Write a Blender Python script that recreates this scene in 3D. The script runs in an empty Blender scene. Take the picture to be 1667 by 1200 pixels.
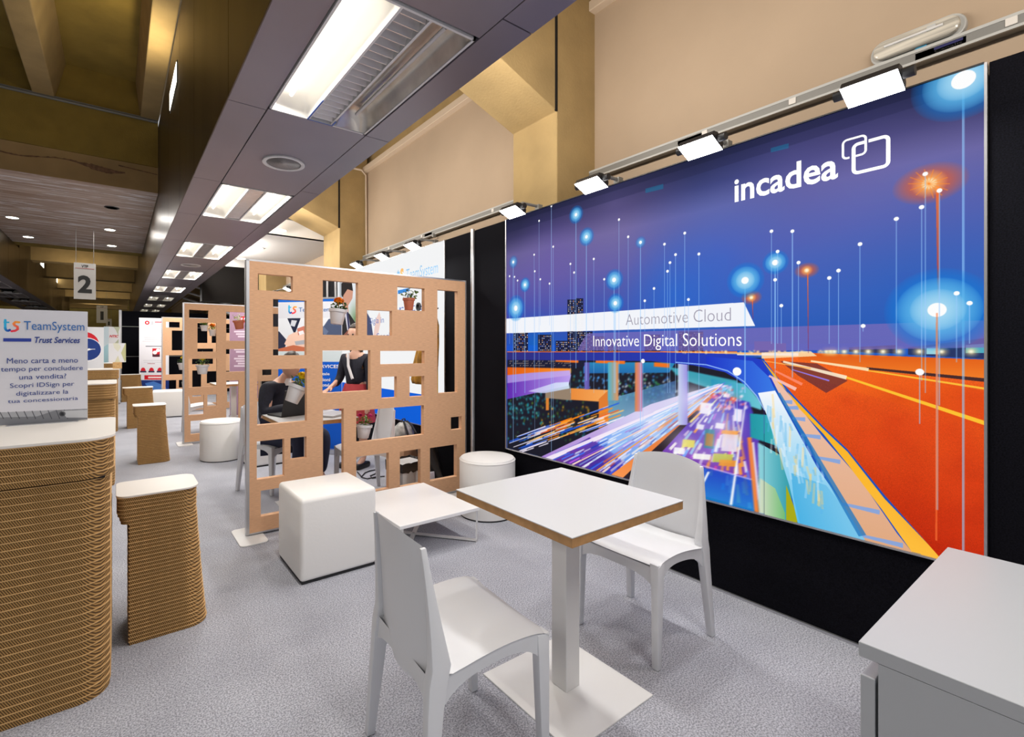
import bpy, bmesh, math, random
import numpy as np
from mathutils import Vector, Matrix, Euler
random.seed(7)
rng = np.random.default_rng(5)
S = bpy.context.scene
C = S.collection
PI = math.pi

# ------------------------------------------------------------------ camera, world, exposure
CX, CY = 755.0, 566.0                       # principal point in the 1667x1200 photograph
FPX = math.sqrt((CX - 190) * (1850 - CX))   # focal length in photograph pixels
TH = math.atan2(CX - 190, FPX)
H = 1.32                                    # eye height, X to the right wall, Y down the hall
sn, cs = math.sin(TH), math.cos(TH)
cam = bpy.data.cameras.new('camera')
cam.sensor_fit = 'HORIZONTAL'; cam.sensor_width = 36
cam.lens = FPX / 1667 * 36
cam.shift_x = (833.5 - CX) / 1667
cam.shift_y = -(600 - CY) / 1667
cam.clip_start = 0.02; cam.clip_end = 200
camo = bpy.data.objects.new('camera', cam); C.objects.link(camo)
camo.location = (0, 0, H); camo.rotation_euler = (PI / 2, 0, -TH)
S.camera = camo
S.view_settings.view_transform = 'Standard'; S.view_settings.look = 'None'
S.view_settings.gamma = 1; S.view_settings.use_curve_mapping = False
S.view_settings.exposure = 0.0
S.cycles.max_bounces = 6; S.cycles.diffuse_bounces = 3; S.cycles.glossy_bounces = 3
S.cycles.sample_clamp_indirect = 4; S.cycles.use_denoising = True
S.cycles.caustics_reflective = False; S.cycles.caustics_refractive = False
w = bpy.data.worlds.new('hall_air'); S.world = w; w.use_nodes = True
w.node_tree.nodes['Background'].inputs[0].default_value = (0.93, 0.95, 1.0, 1)
w.node_tree.nodes['Background'].inputs[1].default_value = 0.62

def area(name, loc, sx, sy, power, rot=(0, 0, 0), col=(1, 0.97, 0.93)):
    l = bpy.data.lights.new(name, 'AREA'); l.shape = 'RECTANGLE'; l.size = sx; l.size_y = sy
    l.energy = power; l.color = col
    o = bpy.data.objects.new(name, l); C.objects.link(o); o.location = loc; o.rotation_euler = rot
    return o
# tubes inside the troffers of the ceiling beam (the nearest ones), two wells each
FIX_Y = [-1.09, 1.785, 4.64, 7.46, 10.36, 13.25, 16.1, 18.9, 21.7]
for y in FIX_Y[:6]:
    for x in (0.795, 1.30):
        if x > 1 and y == 1.785: continue      # that tube is out
        area('tube_light', (x, y + 0.61, 2.775), 0.035, 1.08, 20, (0, 0, 0), (1, 0.96, 0.9))
for y in FIX_Y[:4]:
    for x in (-2.55, -2.05):
        area('tube_light', (x, y + 0.61, 2.74), 0.16, 1.1, 16, (0, 0, 0), (1, 0.96, 0.9))
FLOODS = [0.603, 1.288, 1.978, 2.713, 4.213, 4.901, 5.595, 8.57, 9.368, 10.1]
for y in FLOODS:
    area('flood_light', (2.40, y, 2.322), 0.10, 0.15, 8.5, (0, math.radians(24), 0), (1, 0.98, 0.95))
# unseen lights added on the far side of the beam to brighten the wall
for y in (-0.5, 1.9, 4.3, 6.7, 9.1, 11.5):
    area('wall_fill_light', (1.60, y, 2.87), 0.10, 1.6, 27, (0, math.radians(-112), 0), (1, 0.93, 0.84))
# uplights on the beam cladding, washing the coffered ceiling
for y in (0.6, 6.25, 12.0, 18.0):
    area('wash_light', (0.40, y, 4.3), 0.08, 0.8, 9, (0, math.radians(140), 0), (1, 0.85, 0.55))
for y, p in ((16.2, 10), (21.5, 14), (26, 14), (31, 16)):
    area('far_fill_light', (-0.7, y, 3.3), 1.2, 0.3, p, (math.radians(80), 0, 0), (1, 0.85, 0.6))  # unseen lights added to brighten the far aisle and its bulkheads
for y in (14.0, 17.5):
    area('far_fill_light', (1.2, y, 2.72), 0.6, 0.6, 25)
for x, y in ((-0.86, 9.9), (-1.27, 9.9), (-0.09, 10.2), (-0.08, 11.8), (-1.28, 11.8)):
    area('downlight_lamp', (x, y, 3.64), 0.14, 0.14, 10)
for y in (7.4, 8.9, 10.2):
    area('downlight_lamp', (1.96, y, 3.035), 0.14, 0.14, 12)

# ------------------------------------------------------------------ photograph-to-plane measuring
def at(px, py, z=0.0):
    d = FPX * (H - z) / (py - CY); r = (px - CX) / FPX * d
    return (d * sn + r * cs, d * cs - r * sn)
def wall(px, py, X=None, Y=None):
    r = (px - CX) / FPX; dx, dy = sn + r * cs, cs - r * sn
    t = X / dx if X is not None else Y / dy
    return (t * dx, t * dy, H + t * (CY - py) / FPX)

# ------------------------------------------------------------------ materials
MATS = {}
def mat(name, col, rough=0.5, metal=0.0, emit=None, es=1.0, noise=0, amt=0.1, bump=0, bscale=200,
        spec=0.5, alpha=1.0, trans=0.0, stretch=None, col2=None):
    if name in MATS: return MATS[name]
    m = bpy.data.materials.new(name); m.use_nodes = True; nt = m.node_tree
    b = nt.nodes['Principled BSDF']
    b.inputs['Base Color'].default_value = (*col, 1); b.inputs['Roughness'].default_value = rough
    b.inputs['Metallic'].default_value = metal
    b.inputs['Specular IOR Level'].default_value = spec
    b.inputs['Transmission Weight'].default_value = trans
    if emit:
        b.inputs['Emission Color'].default_value = (*emit, 1); b.inputs['Emission Strength'].default_value = es
    tc = nt.nodes.new('ShaderNodeTexCoord'); mp = nt.nodes.new('ShaderNodeMapping')
    nt.links.new(tc.outputs['Object'], mp.inputs[0])
    if stretch: mp.inputs['Scale'].default_value = stretch
    if noise:
        n = nt.nodes.new('ShaderNodeTexNoise'); n.inputs['Scale'].default_value = noise
        n.inputs['Detail'].default_value = 5
        nt.links.new(mp.outputs[0], n.inputs['Vector'])
        r = nt.nodes.new('ShaderNodeValToRGB')
        c2 = col2 or tuple(max(0, c * (1 - amt * 2)) for c in col)
        r.color_ramp.elements[0].position = 0.33; r.color_ramp.elements[0].color = (*c2, 1)
        r.color_ramp.elements[1].position = 0.67
        r.color_ramp.elements[1].color = (*(min(1, c * (1 + (0 if col2 else amt))) for c in col), 1)
        nt.links.new(n.outputs['Fac'], r.inputs[0]); nt.links.new(r.outputs[0], b.inputs['Base Color'])
    if bump:
        n2 = nt.nodes.new('ShaderNodeTexNoise'); n2.inputs['Scale'].default_value = bscale
        n2.inputs['Detail'].default_value = 3
        nt.links.new(mp.outputs[0], n2.inputs['Vector'])
        bp = nt.nodes.new('ShaderNodeBump'); bp.inputs['Strength'].default_value = bump
        bp.inputs['Distance'].default_value = 0.004
        nt.links.new(n2.outputs['Fac'], bp.inputs['Height']); nt.links.new(bp.outputs[0], b.inputs['Normal'])
    MATS[name] = m
    return m
M_carpet = mat('grey_felt_carpet', (0.56, 0.57, 0.63), 0.95, noise=165, bump=0.35, bscale=300, spec=0.1, col2=(0.265, 0.27, 0.305))
def carpet_detail():                       # fine dark and light fibres over broad soiling
    nt = M_carpet.node_tree; b = nt.nodes['Principled BSDF']
    old = b.inputs['Base Color'].links[0].from_socket
    tc = nt.nodes.new('ShaderNodeTexCoord')
    n = nt.nodes.new('ShaderNodeTexNoise'); n.inputs['Scale'].default_value = 2.2; n.inputs['Detail'].default_value = 4
    nt.links.new(tc.outputs['Object'], n.inputs['Vector'])
    r = nt.nodes.new('ShaderNodeValToRGB')
    r.color_ramp.elements[0].position = 0.35; r.color_ramp.elements[0].color = (0.86, 0.86, 0.87, 1)
    r.color_ramp.elements[1].position = 0.6; r.color_ramp.elements[1].color = (1, 1, 1, 1)
    mx = nt.nodes.new('ShaderNodeMix'); mx.data_type = 'RGBA'; mx.blend_type = 'MULTIPLY'; mx.inputs[0].default_value = 1
    nt.links.new(n.outputs['Fac'], r.inputs[0])
    nt.links.new(old, mx.inputs[6]); nt.links.new(r.outputs[0], mx.inputs[7]); nt.links.new(mx.outputs[2], b.inputs['Base Color'])
carpet_detail()
M_carpet.node_tree.nodes['Color Ramp'].color_ramp.elements[0].position = .40
M_carpet.node_tree.nodes['Color Ramp'].color_ramp.elements[1].position = .60
M_black = mat('black_fabric_panel', (0.005, 0.005, 0.008), 0.85, noise=200, amt=0.3, spec=0.08)
M_alu = mat('brushed_aluminium', (0.55, 0.55, 0.57), 0.35, 0.9)
M_plaster = mat('beige_plaster', (0.47, 0.355, 0.25), 0.9, noise=1.3, amt=0.03, bump=0.15, bscale=40)
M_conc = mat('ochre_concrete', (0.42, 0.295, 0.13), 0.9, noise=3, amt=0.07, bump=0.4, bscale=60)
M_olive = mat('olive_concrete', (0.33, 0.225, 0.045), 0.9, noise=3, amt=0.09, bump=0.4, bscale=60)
M_ledge = mat('pale_ledge', (0.62, 0.50, 0.38), 0.8)
M_soffit = mat('mauve_grey_metal', (0.27, 0.24, 0.27), 0.40, 0.3, noise=0.8, amt=0.06)
M_bronze = mat('bronze_cladding', (0.115, 0.080, 0.045), 0.33, 0.55, noise=3, amt=0.16, stretch=(1, 1, 0.15))
M_gap = mat('dark_gap', (0.004, 0.003, 0.003), 0.9)
M_whitepaint = mat('white_paint', (0.72, 0.715, 0.71), 0.45)
M_plastic = mat('white_polypropylene', (0.69, 0.70, 0.73), 0.36, bump=0.05, bscale=900)
M_laminate = mat('white_laminate', (0.60, 0.605, 0.61), 0.28)
M_cabinet = mat('pale_grey_laminate', (0.43, 0.445, 0.47), 0.35)
M_leather = mat('white_leatherette', (0.84, 0.825, 0.80), 0.42, bump=0.12, bscale=60)
M_kraft = mat('kraft_cardboard', (0.66, 0.38, 0.215), 0.8, noise=25, amt=0.07, stretch=(1, 1, 14))
M_kraft_edge = mat('kraft_edge_band', (0.42, 0.225, 0.085), 0.7, noise=30, amt=0.08)
M_board = mat('cardboard_liner', (0.62, 0.38, 0.16), 0.85, noise=30, amt=0.12)
M_cream = mat('cream_top', (0.76, 0.72, 0.67), 0.4)
M_tube = mat('lit_tube', (1, 1, 1), 0.5, emit=(1, 0.95, 0.86), es=7)
M_glow = mat('cream_reflector', (0.90, 0.87, 0.80), 0.5, 0.0)
M_lamp = mat('lit_flood_glass', (1, 1, 1), 0.5, emit=(1, 0.99, 0.97), es=14)
M_reflect_unlit = mat('unlit_reflector', (0.66, 0.63, 0.58), 0.28, 0.75, noise=6, amt=0.1)
M_fin = mat('louvre_satin', (0.80, 0.77, 0.76), 0.25, 0.6)
M_mirror = mat('louvre_mirror', (0.72, 0.70, 0.70), 0.15, 0.9)
M_dark = mat('black_plastic', (0.012, 0.012, 0.014), 0.45)
M_grey = mat('trunking_grey', (0.24, 0.235, 0.22), 0.5, 0.2)
M_ltgrey = mat('light_grey_plastic', (0.50, 0.50, 0.48), 0.5)
M_zinc = mat('white_glazed_pot', (0.62, 0.62, 0.64), 0.4)
M_terra = mat('terracotta', (0.42, 0.13, 0.07), 0.7)
M_leaf = mat('leaf_green', (0.15, 0.30, 0.04), 0.5, noise=30, amt=0.3)
M_leafd = mat('dark_leaf', (0.06, 0.14, 0.03), 0.5, noise=30, amt=0.3)
M_yellow = mat('yellow_petals', (0.90, 0.68, 0.0), 0.6)
M_orange = mat('orange_petals', (0.85, 0.25, 0.0), 0.6)
M_magenta = mat('magenta_petals', (0.62, 0.02, 0.19), 0.6)
M_skin = mat('skin', (0.62, 0.36, 0.26), 0.5)
M_hair = mat('dark_hair', (0.03, 0.018, 0.012), 0.5, noise=80, amt=0.3)
M_navy = mat('navy_wool', (0.008, 0.009, 0.022), 0.8, noise=60, amt=0.2)
M_navy2 = mat('navy_denim', (0.012, 0.016, 0.045), 0.8)
M_shirt = mat('white_shirt', (0.75, 0.75, 0.78), 0.7)
M_red = mat('red_cloth', (0.45, 0.04, 0.05), 0.7)
M_mustard = mat('mustard_cloth', (0.42, 0.20, 0.01), 0.8, noise=12, amt=0.25)
M_yellowcloth = mat('yellow_bag', (0.85, 0.60, 0.02), 0.6)
M_glass = mat('clear_plastic', (0.85, 0.85, 0.82), 0.15, trans=0.85)
M_ink = mat('black_ink', (0.012, 0.012, 0.012), 0.6)

# ------------------------------------------------------------------ mesh helpers
def box(bm, x0, x1, y0, y1, z0, z1, mi=0):
    v = [bm.verts.new(p) for p in ((x0, y0, z0), (x1, y0, z0), (x1, y1, z0), (x0, y1, z0), (x0, y0, z1), (x1, y0, z1), (x1, y1, z1), (x0, y1, z1))]
    for f in ((3, 2, 1, 0), (4, 5, 6, 7), (0, 1, 5, 4), (1, 2, 6, 5), (2, 3, 7, 6), (3, 0, 4, 7)):
        fc = bm.faces.new([v[i] for i in f]); fc.material_index = mi
def hexa(bm, a, b):                         # two quads (4 points each) joined
    v = [bm.verts.new(p) for p in a] + [bm.verts.new(p) for p in b]
    for f in ((3, 2, 1, 0), (4, 5, 6, 7), (0, 1, 5, 4), (1, 2, 6, 5), (2, 3, 7, 6), (3, 0, 4, 7)):
        bm.faces.new([v[i] for i in f])
def prism(bm, pts, z0, z1, axis='z'):
    def P(a, b, c): return {'z': (a, b, c), 'y': (a, c, b), 'x': (c, a, b)}[axis]
    lo = [bm.verts.new(P(a, b, z0)) for a, b in pts]; hi = [bm.verts.new(P(a, b, z1)) for a, b in pts]
    n = len(pts)
    bm.faces.new(lo[::-1]); bm.faces.new(hi)
    for i in range(n):
        bm.faces.new((lo[i], lo[(i + 1) % n], hi[(i + 1) % n], hi[i]))
def rrect(x0, x1, y0, y1, r, seg=6, corners=(1, 1, 1, 1)):
    out = []
    for k, (cx, cy, a0) in enumerate(((x0, y0, PI), (x1, y0, 1.5 * PI), (x1, y1, 0), (x0, y1, 0.5 * PI))):
        rr = r * corners[k]
        sx = 1 if cx == x0 else -1; sy = 1 if cy == y0 else -1
        if rr <= 0: out.append((cx, cy)); continue
        for i in range(seg + 1):
            a = a0 + PI / 2 * i / seg
            out.append((cx + sx * rr + rr * math.cos(a), cy + sy * rr + rr * math.sin(a)))
    return out
def lathe(bm, prof, seg=32, sx=1, sy=1, c=(0, 0, 0)):
    rings = []
    for r, z in prof:
        rings.append([bm.verts.new((c[0] + r * sx * math.cos(2 * PI * i / seg), c[1] + r * sy * math.sin(2 * PI * i / seg), c[2] + z)) for i in range(seg)])
    for a, b in zip(rings, rings[1:]):
        for i in range(seg):
            bm.faces.new((a[i], a[(i + 1) % seg], b[(i + 1) % seg], b[i]))
    if prof[0][0] > 0.0005: bm.faces.new(rings[0][::-1])
    if prof[-1][0] > 0.0005: bm.faces.new(rings[-1])
def tube(bm, pts, r, seg=8, r2=None):
    pts = [Vector(p) for p in pts]; rings = []
    for i, p in enumerate(pts):
        d = (pts[min(i + 1, len(pts) - 1)] - pts[max(i - 1, 0)]).normalized()
        u = d.orthogonal().normalized() if abs(d.z) > 0.95 else d.cross(Vector((0, 0, 1))).normalized()
        v = d.cross(u)
        rr = r if r2 is None else r + (r2 - r) * i / (len(pts) - 1)
        rings.append([bm.verts.new(p + rr * (math.cos(2 * PI * k / seg) * u + math.sin(2 * PI * k / seg) * v)) for k in range(seg)])
    for a, b in zip(rings, rings[1:]):
        for k in range(seg):
            bm.faces.new((a[k], a[(k + 1) % seg], b[(k + 1) % seg], b[k]))
    bm.faces.new(rings[0][::-1]); bm.faces.new(rings[-1])
def grid(bm, f, nu, nv):
    v = [[bm.verts.new(f(i / nu, j / nv)) for j in range(nv + 1)] for i in range(nu + 1)]
    for i in range(nu):
        for j in range(nv):
            bm.faces.new((v[i][j], v[i + 1][j], v[i + 1][j + 1], v[i][j + 1]))
def B(): return bmesh.new()
def obj(name, bm, m=None, parent=None, smooth=False, bevel=0, seg=2, mods=None, loc=None, rot=None):
    bmesh.ops.remove_doubles(bm, verts=bm.verts, dist=1e-5)
    bmesh.ops.recalc_face_normals(bm, faces=bm.faces)
    if bevel:
        es = [e for e in bm.edges if len(e.link_faces) == 2 and e.calc_face_angle(0) > 0.6]
        bmesh.ops.bevel(bm, geom=es, offset=bevel, segments=seg, affect='EDGES', profile=0.5)
    me = bpy.data.meshes.new(name); bm.to_mesh(me); bm.free()
    for mm in (m if isinstance(m, (list, tuple)) else [m]):
        if mm: me.materials.append(mm)
    if smooth:
        for p in me.polygons: p.use_smooth = True
        if smooth != 'all': me.set_sharp_from_angle(angle=math.radians(40))
    o = bpy.data.objects.new(name, me); C.objects.link(o)
    if parent is not None: o.parent = parent
    if loc: o.location = loc
    if rot: o.rotation_euler = rot
    return o
def tag(o, label, cat, group=None, kind=None):
    if label: o['label'] = label
    if cat: o['category'] = cat
    if group: o['group'] = group
    if kind: o['kind'] = kind
    return o
def thing(name, label, cat, loc=(0, 0, 0), rz=0, group=None):
    o = bpy.data.objects.new(name, None); C.objects.link(o); o.empty_display_size = 0.1
    o.location = loc; o.rotation_euler = (0, 0, rz)
    return tag(o, label, cat, group)
KIDS = {}
def dup(root, loc, rz=0, label=None, group=None, rot=None):
    r = root.copy(); C.objects.link(r); r.location = loc; r.rotation_euler = rot or (0, 0, rz)
    if label: r['label'] = label
    if group: r['group'] = group
    for ch in [o for o in C.objects if o.parent == root]:
        c = ch.copy(); C.objects.link(c); c.parent = r
        for g in [o for o in C.objects if o.parent == ch]:
            d = g.copy(); C.objects.link(d); d.parent = c
    return r
def struct(name, bm, m, parent=None, **k):
    o = obj(name, bm, m, parent, **k)
    if parent is None: o['kind'] = 'structure'
    return o
def text(name, s, m, parent, org, ud, vd, x0, x1, y0, y1, bold=0.0, thick=0.001, shear=0, label=None, fitw=True, lift=0.002, space=1.0):
    """lettering as a mesh laid flat on a plane: org + ud*x + vd*y, fitted to the box x0..x1, y0..y1"""
    cu = bpy.data.curves.new(name, 'FONT'); cu.body = s; cu.offset = bold; cu.extrude = 0; cu.resolution_u = 3
    cu.shear = shear; cu.align_x = 'CENTER'; cu.space_line = space
    t = bpy.data.objects.new(name, cu); C.objects.link(t)
    bpy.context.view_layer.update()
    me = bpy.data.meshes.new_from_object(t.evaluated_get(bpy.context.evaluated_depsgraph_get()))
    bpy.data.objects.remove(t)
    co = np.array([v.co[:] for v in me.vertices])
    mn, mx_ = co.min(0), co.max(0)
    sx = (x1 - x0) / (mx_[0] - mn[0]); sy = (y1 - y0) / (mx_[1] - mn[1])
    ud, vd = Vector(ud), Vector(vd); n = ud.cross(vd).normalized()
    for v in me.vertices:
        a = x0 + (v.co.x - mn[0]) * sx; b = y0 + (v.co.y - mn[1]) * sy
        v.co = Vector(org) + ud * a + vd * b + n * lift
    me.materials.append(m); me.name = name
    o = bpy.data.objects.new(name, me); C.objects.link(o); o.parent = parent
    if label: o['label'] = label
    return o

# ------------------------------------------------------------------ flat prints painted in numpy
def lin(c): return tuple(x / 255.0 for x in c)
class Canvas:
    def __init__(s, wm, hm, ppm, base=(255, 255, 255)):
        s.W, s.Hh = int(wm * ppm), int(hm * ppm); s.ppm = ppm; s.wm, s.hm = wm, hm
        s.a = np.zeros((s.Hh, s.W, 3), np.float32) + np.array(lin(base), np.float32)
        s.map = lambda p: p
    def grad(s, rows):                       # rows: (v fraction, colour left, colour right)
        v = np.linspace(0, 1, s.Hh); u = np.linspace(0, 1, s.W)[None, :, None]
        vs = [r[0] for r in rows]
        L = np.stack([np.interp(v, vs, [r[1][k] / 255 for r in rows]) for k in range(3)], -1)[:, None]
        R = np.stack([np.interp(v, vs, [r[2][k] / 255 for r in rows]) for k in range(3)], -1)[:, None]
        s.a[:] = L * (1 - u) + R * u
    def poly(s, pts, col, al=1.0, col2=None, horiz=False, n=0.0):
        P = np.array([s.map(p) for p in pts]) * s.ppm
        x0, y0 = np.floor(P.min(0)).astype(int) - 1; x1, y1 = np.ceil(P.max(0)).astype(int) + 1
        x0, y0 = max(x0, 0), max(y0, 0); x1, y1 = min(x1, s.W), min(y1, s.Hh)
        if x1 <= x0 or y1 <= y0: return
        cov = np.zeros((y1 - y0, x1 - x0), np.float32)
        for ox, oy in ((.25, .25), (.75, .25), (.25, .75), (.75, .75)):
            X, Y = np.meshgrid(np.arange(x0, x1) + ox, np.arange(y0, y1) + oy)
            ins = np.zeros(X.shape, bool)
            for i in range(len(P)):
                (ax, ay), (bx, by) = P[i], P[(i + 1) % len(P)]
                if ay == by: continue
                ins ^= ((ay > Y) != (by > Y)) & (X < (bx - ax) * (Y - ay) / (by - ay) + ax)
            cov += ins * 0.25
        c = np.array(lin(col), np.float32)
        if col2 is not None:
            t = (np.linspace(0, 1, x1 - x0)[None, :, None] if horiz else np.linspace(1, 0, y1 - y0)[:, None, None])
            c = c * (1 - t) + np.array(lin(col2), np.float32) * t
        if n:
            c = c * (1 + n * rng.standard_normal((y1 - y0, x1 - x0, 1)).astype(np.float32))
        k = (cov * al)[..., None]
        s.a[y0:y1, x0:x1] = s.a[y0:y1, x0:x1] * (1 - k) + c * k
    def line(s, p, q, wd, col, al=1.0, w2=None, col2=None):
        a, b = np.array(s.map(p)), np.array(s.map(q)); d = b - a; L = np.hypot(*d)
        if L < 1e-6: return
        nrm = np.array([-d[1], d[0]]) / L
        w2 = wd if w2 is None else w2; mp = s.map; s.map = lambda t: t
        s.poly([a + nrm * wd / 2, b + nrm * w2 / 2, b - nrm * w2 / 2, a - nrm * wd / 2], col, al, col2)
        s.map = mp
    def glow(s, p, r, col, al=1.0, pw=1.5, ry=None):
        c = np.array(s.map(p)) * s.ppm; rx = r * s.ppm; ry = (ry or r) * s.ppm
        x0, x1 = int(max(0, c[0] - rx)), int(min(s.W, c[0] + rx + 1)); y0, y1 = int(max(0, c[1] - ry)), int(min(s.Hh, c[1] + ry + 1))
        if x1 <= x0 or y1 <= y0: return
        X, Y = np.meshgrid(np.arange(x0, x1), np.arange(y0, y1))
        t = np.clip(1 - np.hypot((X - c[0]) / rx, (Y - c[1]) / ry), 0, 1) ** pw
        k = (t * al)[..., None]
        s.a[y0:y1, x0:x1] = s.a[y0:y1, x0:x1] * (1 - k) + np.array(lin(col), np.float32) * k
    def disc(s, p, r, col, al=1.0, ry=None):
        c = np.array(s.map(p)); mp = s.map; s.map = lambda t: t
        s.poly([(c[0] + r * math.cos(a), c[1] + (ry or r) * math.sin(a)) for a in np.linspace(0, 2 * PI, 25)[:-1]], col, al)
        s.map = mp
    def blur(s, x0, y0, x1, y1, n=3):         # soft focus of the moving traffic
        a, b, c, d = [int(max(0, v) * s.ppm) for v in (x0, x1, y0, y1)]
        for _ in range(n):
            t = s.a[c:d, a:b]; u = t.copy()
            for sh in ((1, 1), (-1, -1), (2, 1), (-2, -1)): u += np.roll(t, sh[::-1], (0, 1))
            s.a[c:d, a:b] = u / 5
    def image(s, name):
        im = bpy.data.images.new(name, s.W, s.Hh); px = np.ones((s.Hh, s.W, 4), np.float32)
        px[..., :3] = np.clip(s.a, 0, 1); im.pixels.foreach_set(px.ravel()); im.update(); im.pack()
        return im
def print_mat(name, cv, emit=0.0, rough=0.5):
    m = bpy.data.materials.new(name); m.use_nodes = True; nt = m.node_tree; b = nt.nodes['Principled BSDF']
    t = nt.nodes.new('ShaderNodeTexImage'); t.image = cv.image(name); t.extension = 'EXTEND'
    b.inputs['Roughness'].default_value = rough; b.inputs['Specular IOR Level'].default_value = 0.25
    if emit:
        b.inputs['Specular IOR Level'].default_value = 0.02; b.inputs['Roughness'].default_value = .8
        b.inputs['Base Color'].default_value = (0.005, 0.005, 0.005, 1)
        nt.links.new(t.outputs[0], b.inputs['Emission Color']); b.inputs['Emission Strength'].default_value = emit
    else:
        nt.links.new(t.outputs[0], b.inputs['Base Color'])
    return m
def sheet(name, m, parent, org, ud, vd, wm, hm, label=None):      # a flat print, one quad with its own uv
    me = bpy.data.meshes.new(name); o_, u, v = Vector(org), Vector(ud) * wm, Vector(vd) * hm
    me.from_pydata([o_, o_ + u, o_ + u + v, o_ + v], [], [(0, 1, 2, 3)])
    uv = me.uv_layers.new(name='uv')
    for i, c in enumerate(((0, 0), (1, 0), (1, 1), (0, 1))): uv.data[i].uv = c
    me.materials.append(m)
    o = bpy.data.objects.new(name, me); C.objects.link(o); o.parent = parent
    if label: o['label'] = label
    return o

# ================================================================== THE SETTING
W = 2.65                                    # face of the black panels; the plaster wall is 10 cm behind
bm = B(); box(bm, -7, 3.3, -4, 40, -0.05, 0); struct('floor', bm, M_carpet)
bm = B(); box(bm, 3.16, 3.3, -4, 40, 0, 4.03); struct('wall_right', bm, M_plaster)
bm = B(); box(bm, 3.09, 3.3, -4, 40, 4.03, 4.11); struct('trim_1', bm, M_ledge, bevel=0.006)
bm = B(); box(bm, 1.0, 3.3, -4, 40, 4.75, 4.9); box(bm, 3.25, 3.3, -4, 40, 4.11, 4.75); struct('ceiling', bm, M_conc)
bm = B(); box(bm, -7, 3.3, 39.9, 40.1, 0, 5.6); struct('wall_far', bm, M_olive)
# concrete frames: a column with its haunched beam
def frame(y0, y1, n):
    bm = B()
    prism(bm, [(2.72, 2.3), (3.17, 2.3), (3.17, 4.8), (1.3, 4.8), (1.3, 3.60), (1.80, 3.46), (2.72, 3.118)], y0, y1, 'y')
    o = struct('concrete_frame', bm, M_conc, bevel=0.008)
    bm = B(); box(bm, 2.70, 2.725, y0 - 0.004, y0 + 0.004, 3.118, 4.75); obj('joint', bm, M_gap, o)
for n, y in enumerate((-1.84, 2.573, 6.987, 11.4, 15.8, 20.2)):
    frame(y, y + (0.5 if n < 2 else .69), n)
# low white ceiling further down the right bay
bm = B(); box(bm, 1.5, 3.16, 7.69, 11.35, 3.06, 3.2)
prism(bm, [(7.68, 3.30), (7.69, 3.06), (7.79, 3.06), (7.79, 3.4)], 1.5, 3.16, 'x'); struct('low_ceiling', bm, M_whitepaint)
bm = B(); box(bm, 1.6, 3.14, 12.6, 12.9, 2.4, 4.4); struct('bulkhead_dark', bm, M_gap)
for k in range(3):
    bm = B(); tube(bm, [(1.2 + 0.2 * k, 16.5, 3.3 - 0.25 * k), (2.7, 14.5, 2.7 - 0.25 * k)], 0.03)
    struct('ceiling_pipe', bm, M_whitepaint)

# ---- the ceiling beam that runs down the hall: panels are parts
def beam(x0, x1, zt, ya, yb, flip=False):
    root = bpy.data.objects.new('ceiling_beam', None); C.objects.link(root); root['kind'] = 'structure'
    bm = B(); box(bm, x0 + 0.03, x1 - 0.03, ya, yb, 2.93, zt); obj('beam_core', bm, M_gap, root)
    return root
BY0, BY1 = -3.98, 30.0
bmroot = beam(0.52, 1.545, 4.72, BY0, BY1)
def panel(nm, x0, x1, y0, y1, z0, z1, m, par):
    bm = B(); box(bm, x0, x1, y0, y1, z0, z1); return obj(nm, bm, m, par, bevel=0.0015, seg=1)
starts = [y - 2.88 for y in FIX_Y[:1]] + FIX_Y + [24.6, 27.4]
for i in range(len(starts) - 1):
    a, b = starts[i], starts[i + 1]; f = a + 1.24
    g = 0.003
    panel('soffit_panel', 0.52, 0.731, a + g - 0.03, f - g + 0.03, 2.75, 2.77, M_soffit, bmroot)
    panel('soffit_panel', 0.52, 0.731, f + g + 0.03, b - g - 0.03, 2.75, 2.77, M_soffit, bmroot)
    panel('soffit_panel', 0.737, 1.362, f + 0.012, b - 0.012, 2.75, 2.77, M_soffit, bmroot)
    yj = a - 0.17
    panel('soffit_panel', 1.372, 1.545, yj + g, yj + 1.43, 2.755, 2.775, M_soffit, bmroot)
    panel('soffit_panel', 1.372, 1.545, yj + 1.435, yj + (b - a) - g, 2.755, 2.775, M_soffit, bmroot)
    panel('beam_side_panel', 1.535, 1.545, a, b - 0.004, 2.776, 4.30, M_soffit, bmroot)
ys = [-3.9, -2.7, -1.5, 0.0, 1.5, 3.013, 4.507, 5.65, 6.92, 8.24, 9.6, 11, 12.4, 13.8, 15.2, 16.6, 18, 19.5, 21, 22.5, 24, 25.5, 27, 28.5, 30]
for a, b in zip(ys, ys[1:]):
    panel('side_cladding', 0.515, 0.535, a + 0.004, b - 0.004, 2.752, 4.70, M_bronze, bmroot)
# mirror beam across the aisle
b2 = beam(-2.85, -1.85, 3.64, BY0, BY1)
for i in range(len(starts) - 1):
    a, b = starts[i], starts[i + 1]; f = a + 1.24
    panel('soffit_panel', -2.85, -2.64, a, b - 0.006, 2.75, 2.77, M_soffit, b2)
    panel('soffit_panel', -2.03, -1.85, a, b - 0.006, 2.75, 2.77, M_soffit, b2)
    panel('soffit_panel', -2.635, -2.035, f + 0.01, b - 0.01, 2.75, 2.77, M_soffit, b2)
for a, b in zip(ys, ys[1:]):
    panel('side_cladding', -1.865, -1.845, a + 0.004, b - 0.004, 2.752, 3.64 if a < 14.4 else 4.70, M_bronze, b2)
bm = B(); box(bm, -7, -6.9, -4, 40, 0, 5.6); struct('wall_left', bm, M_bronze)

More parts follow.
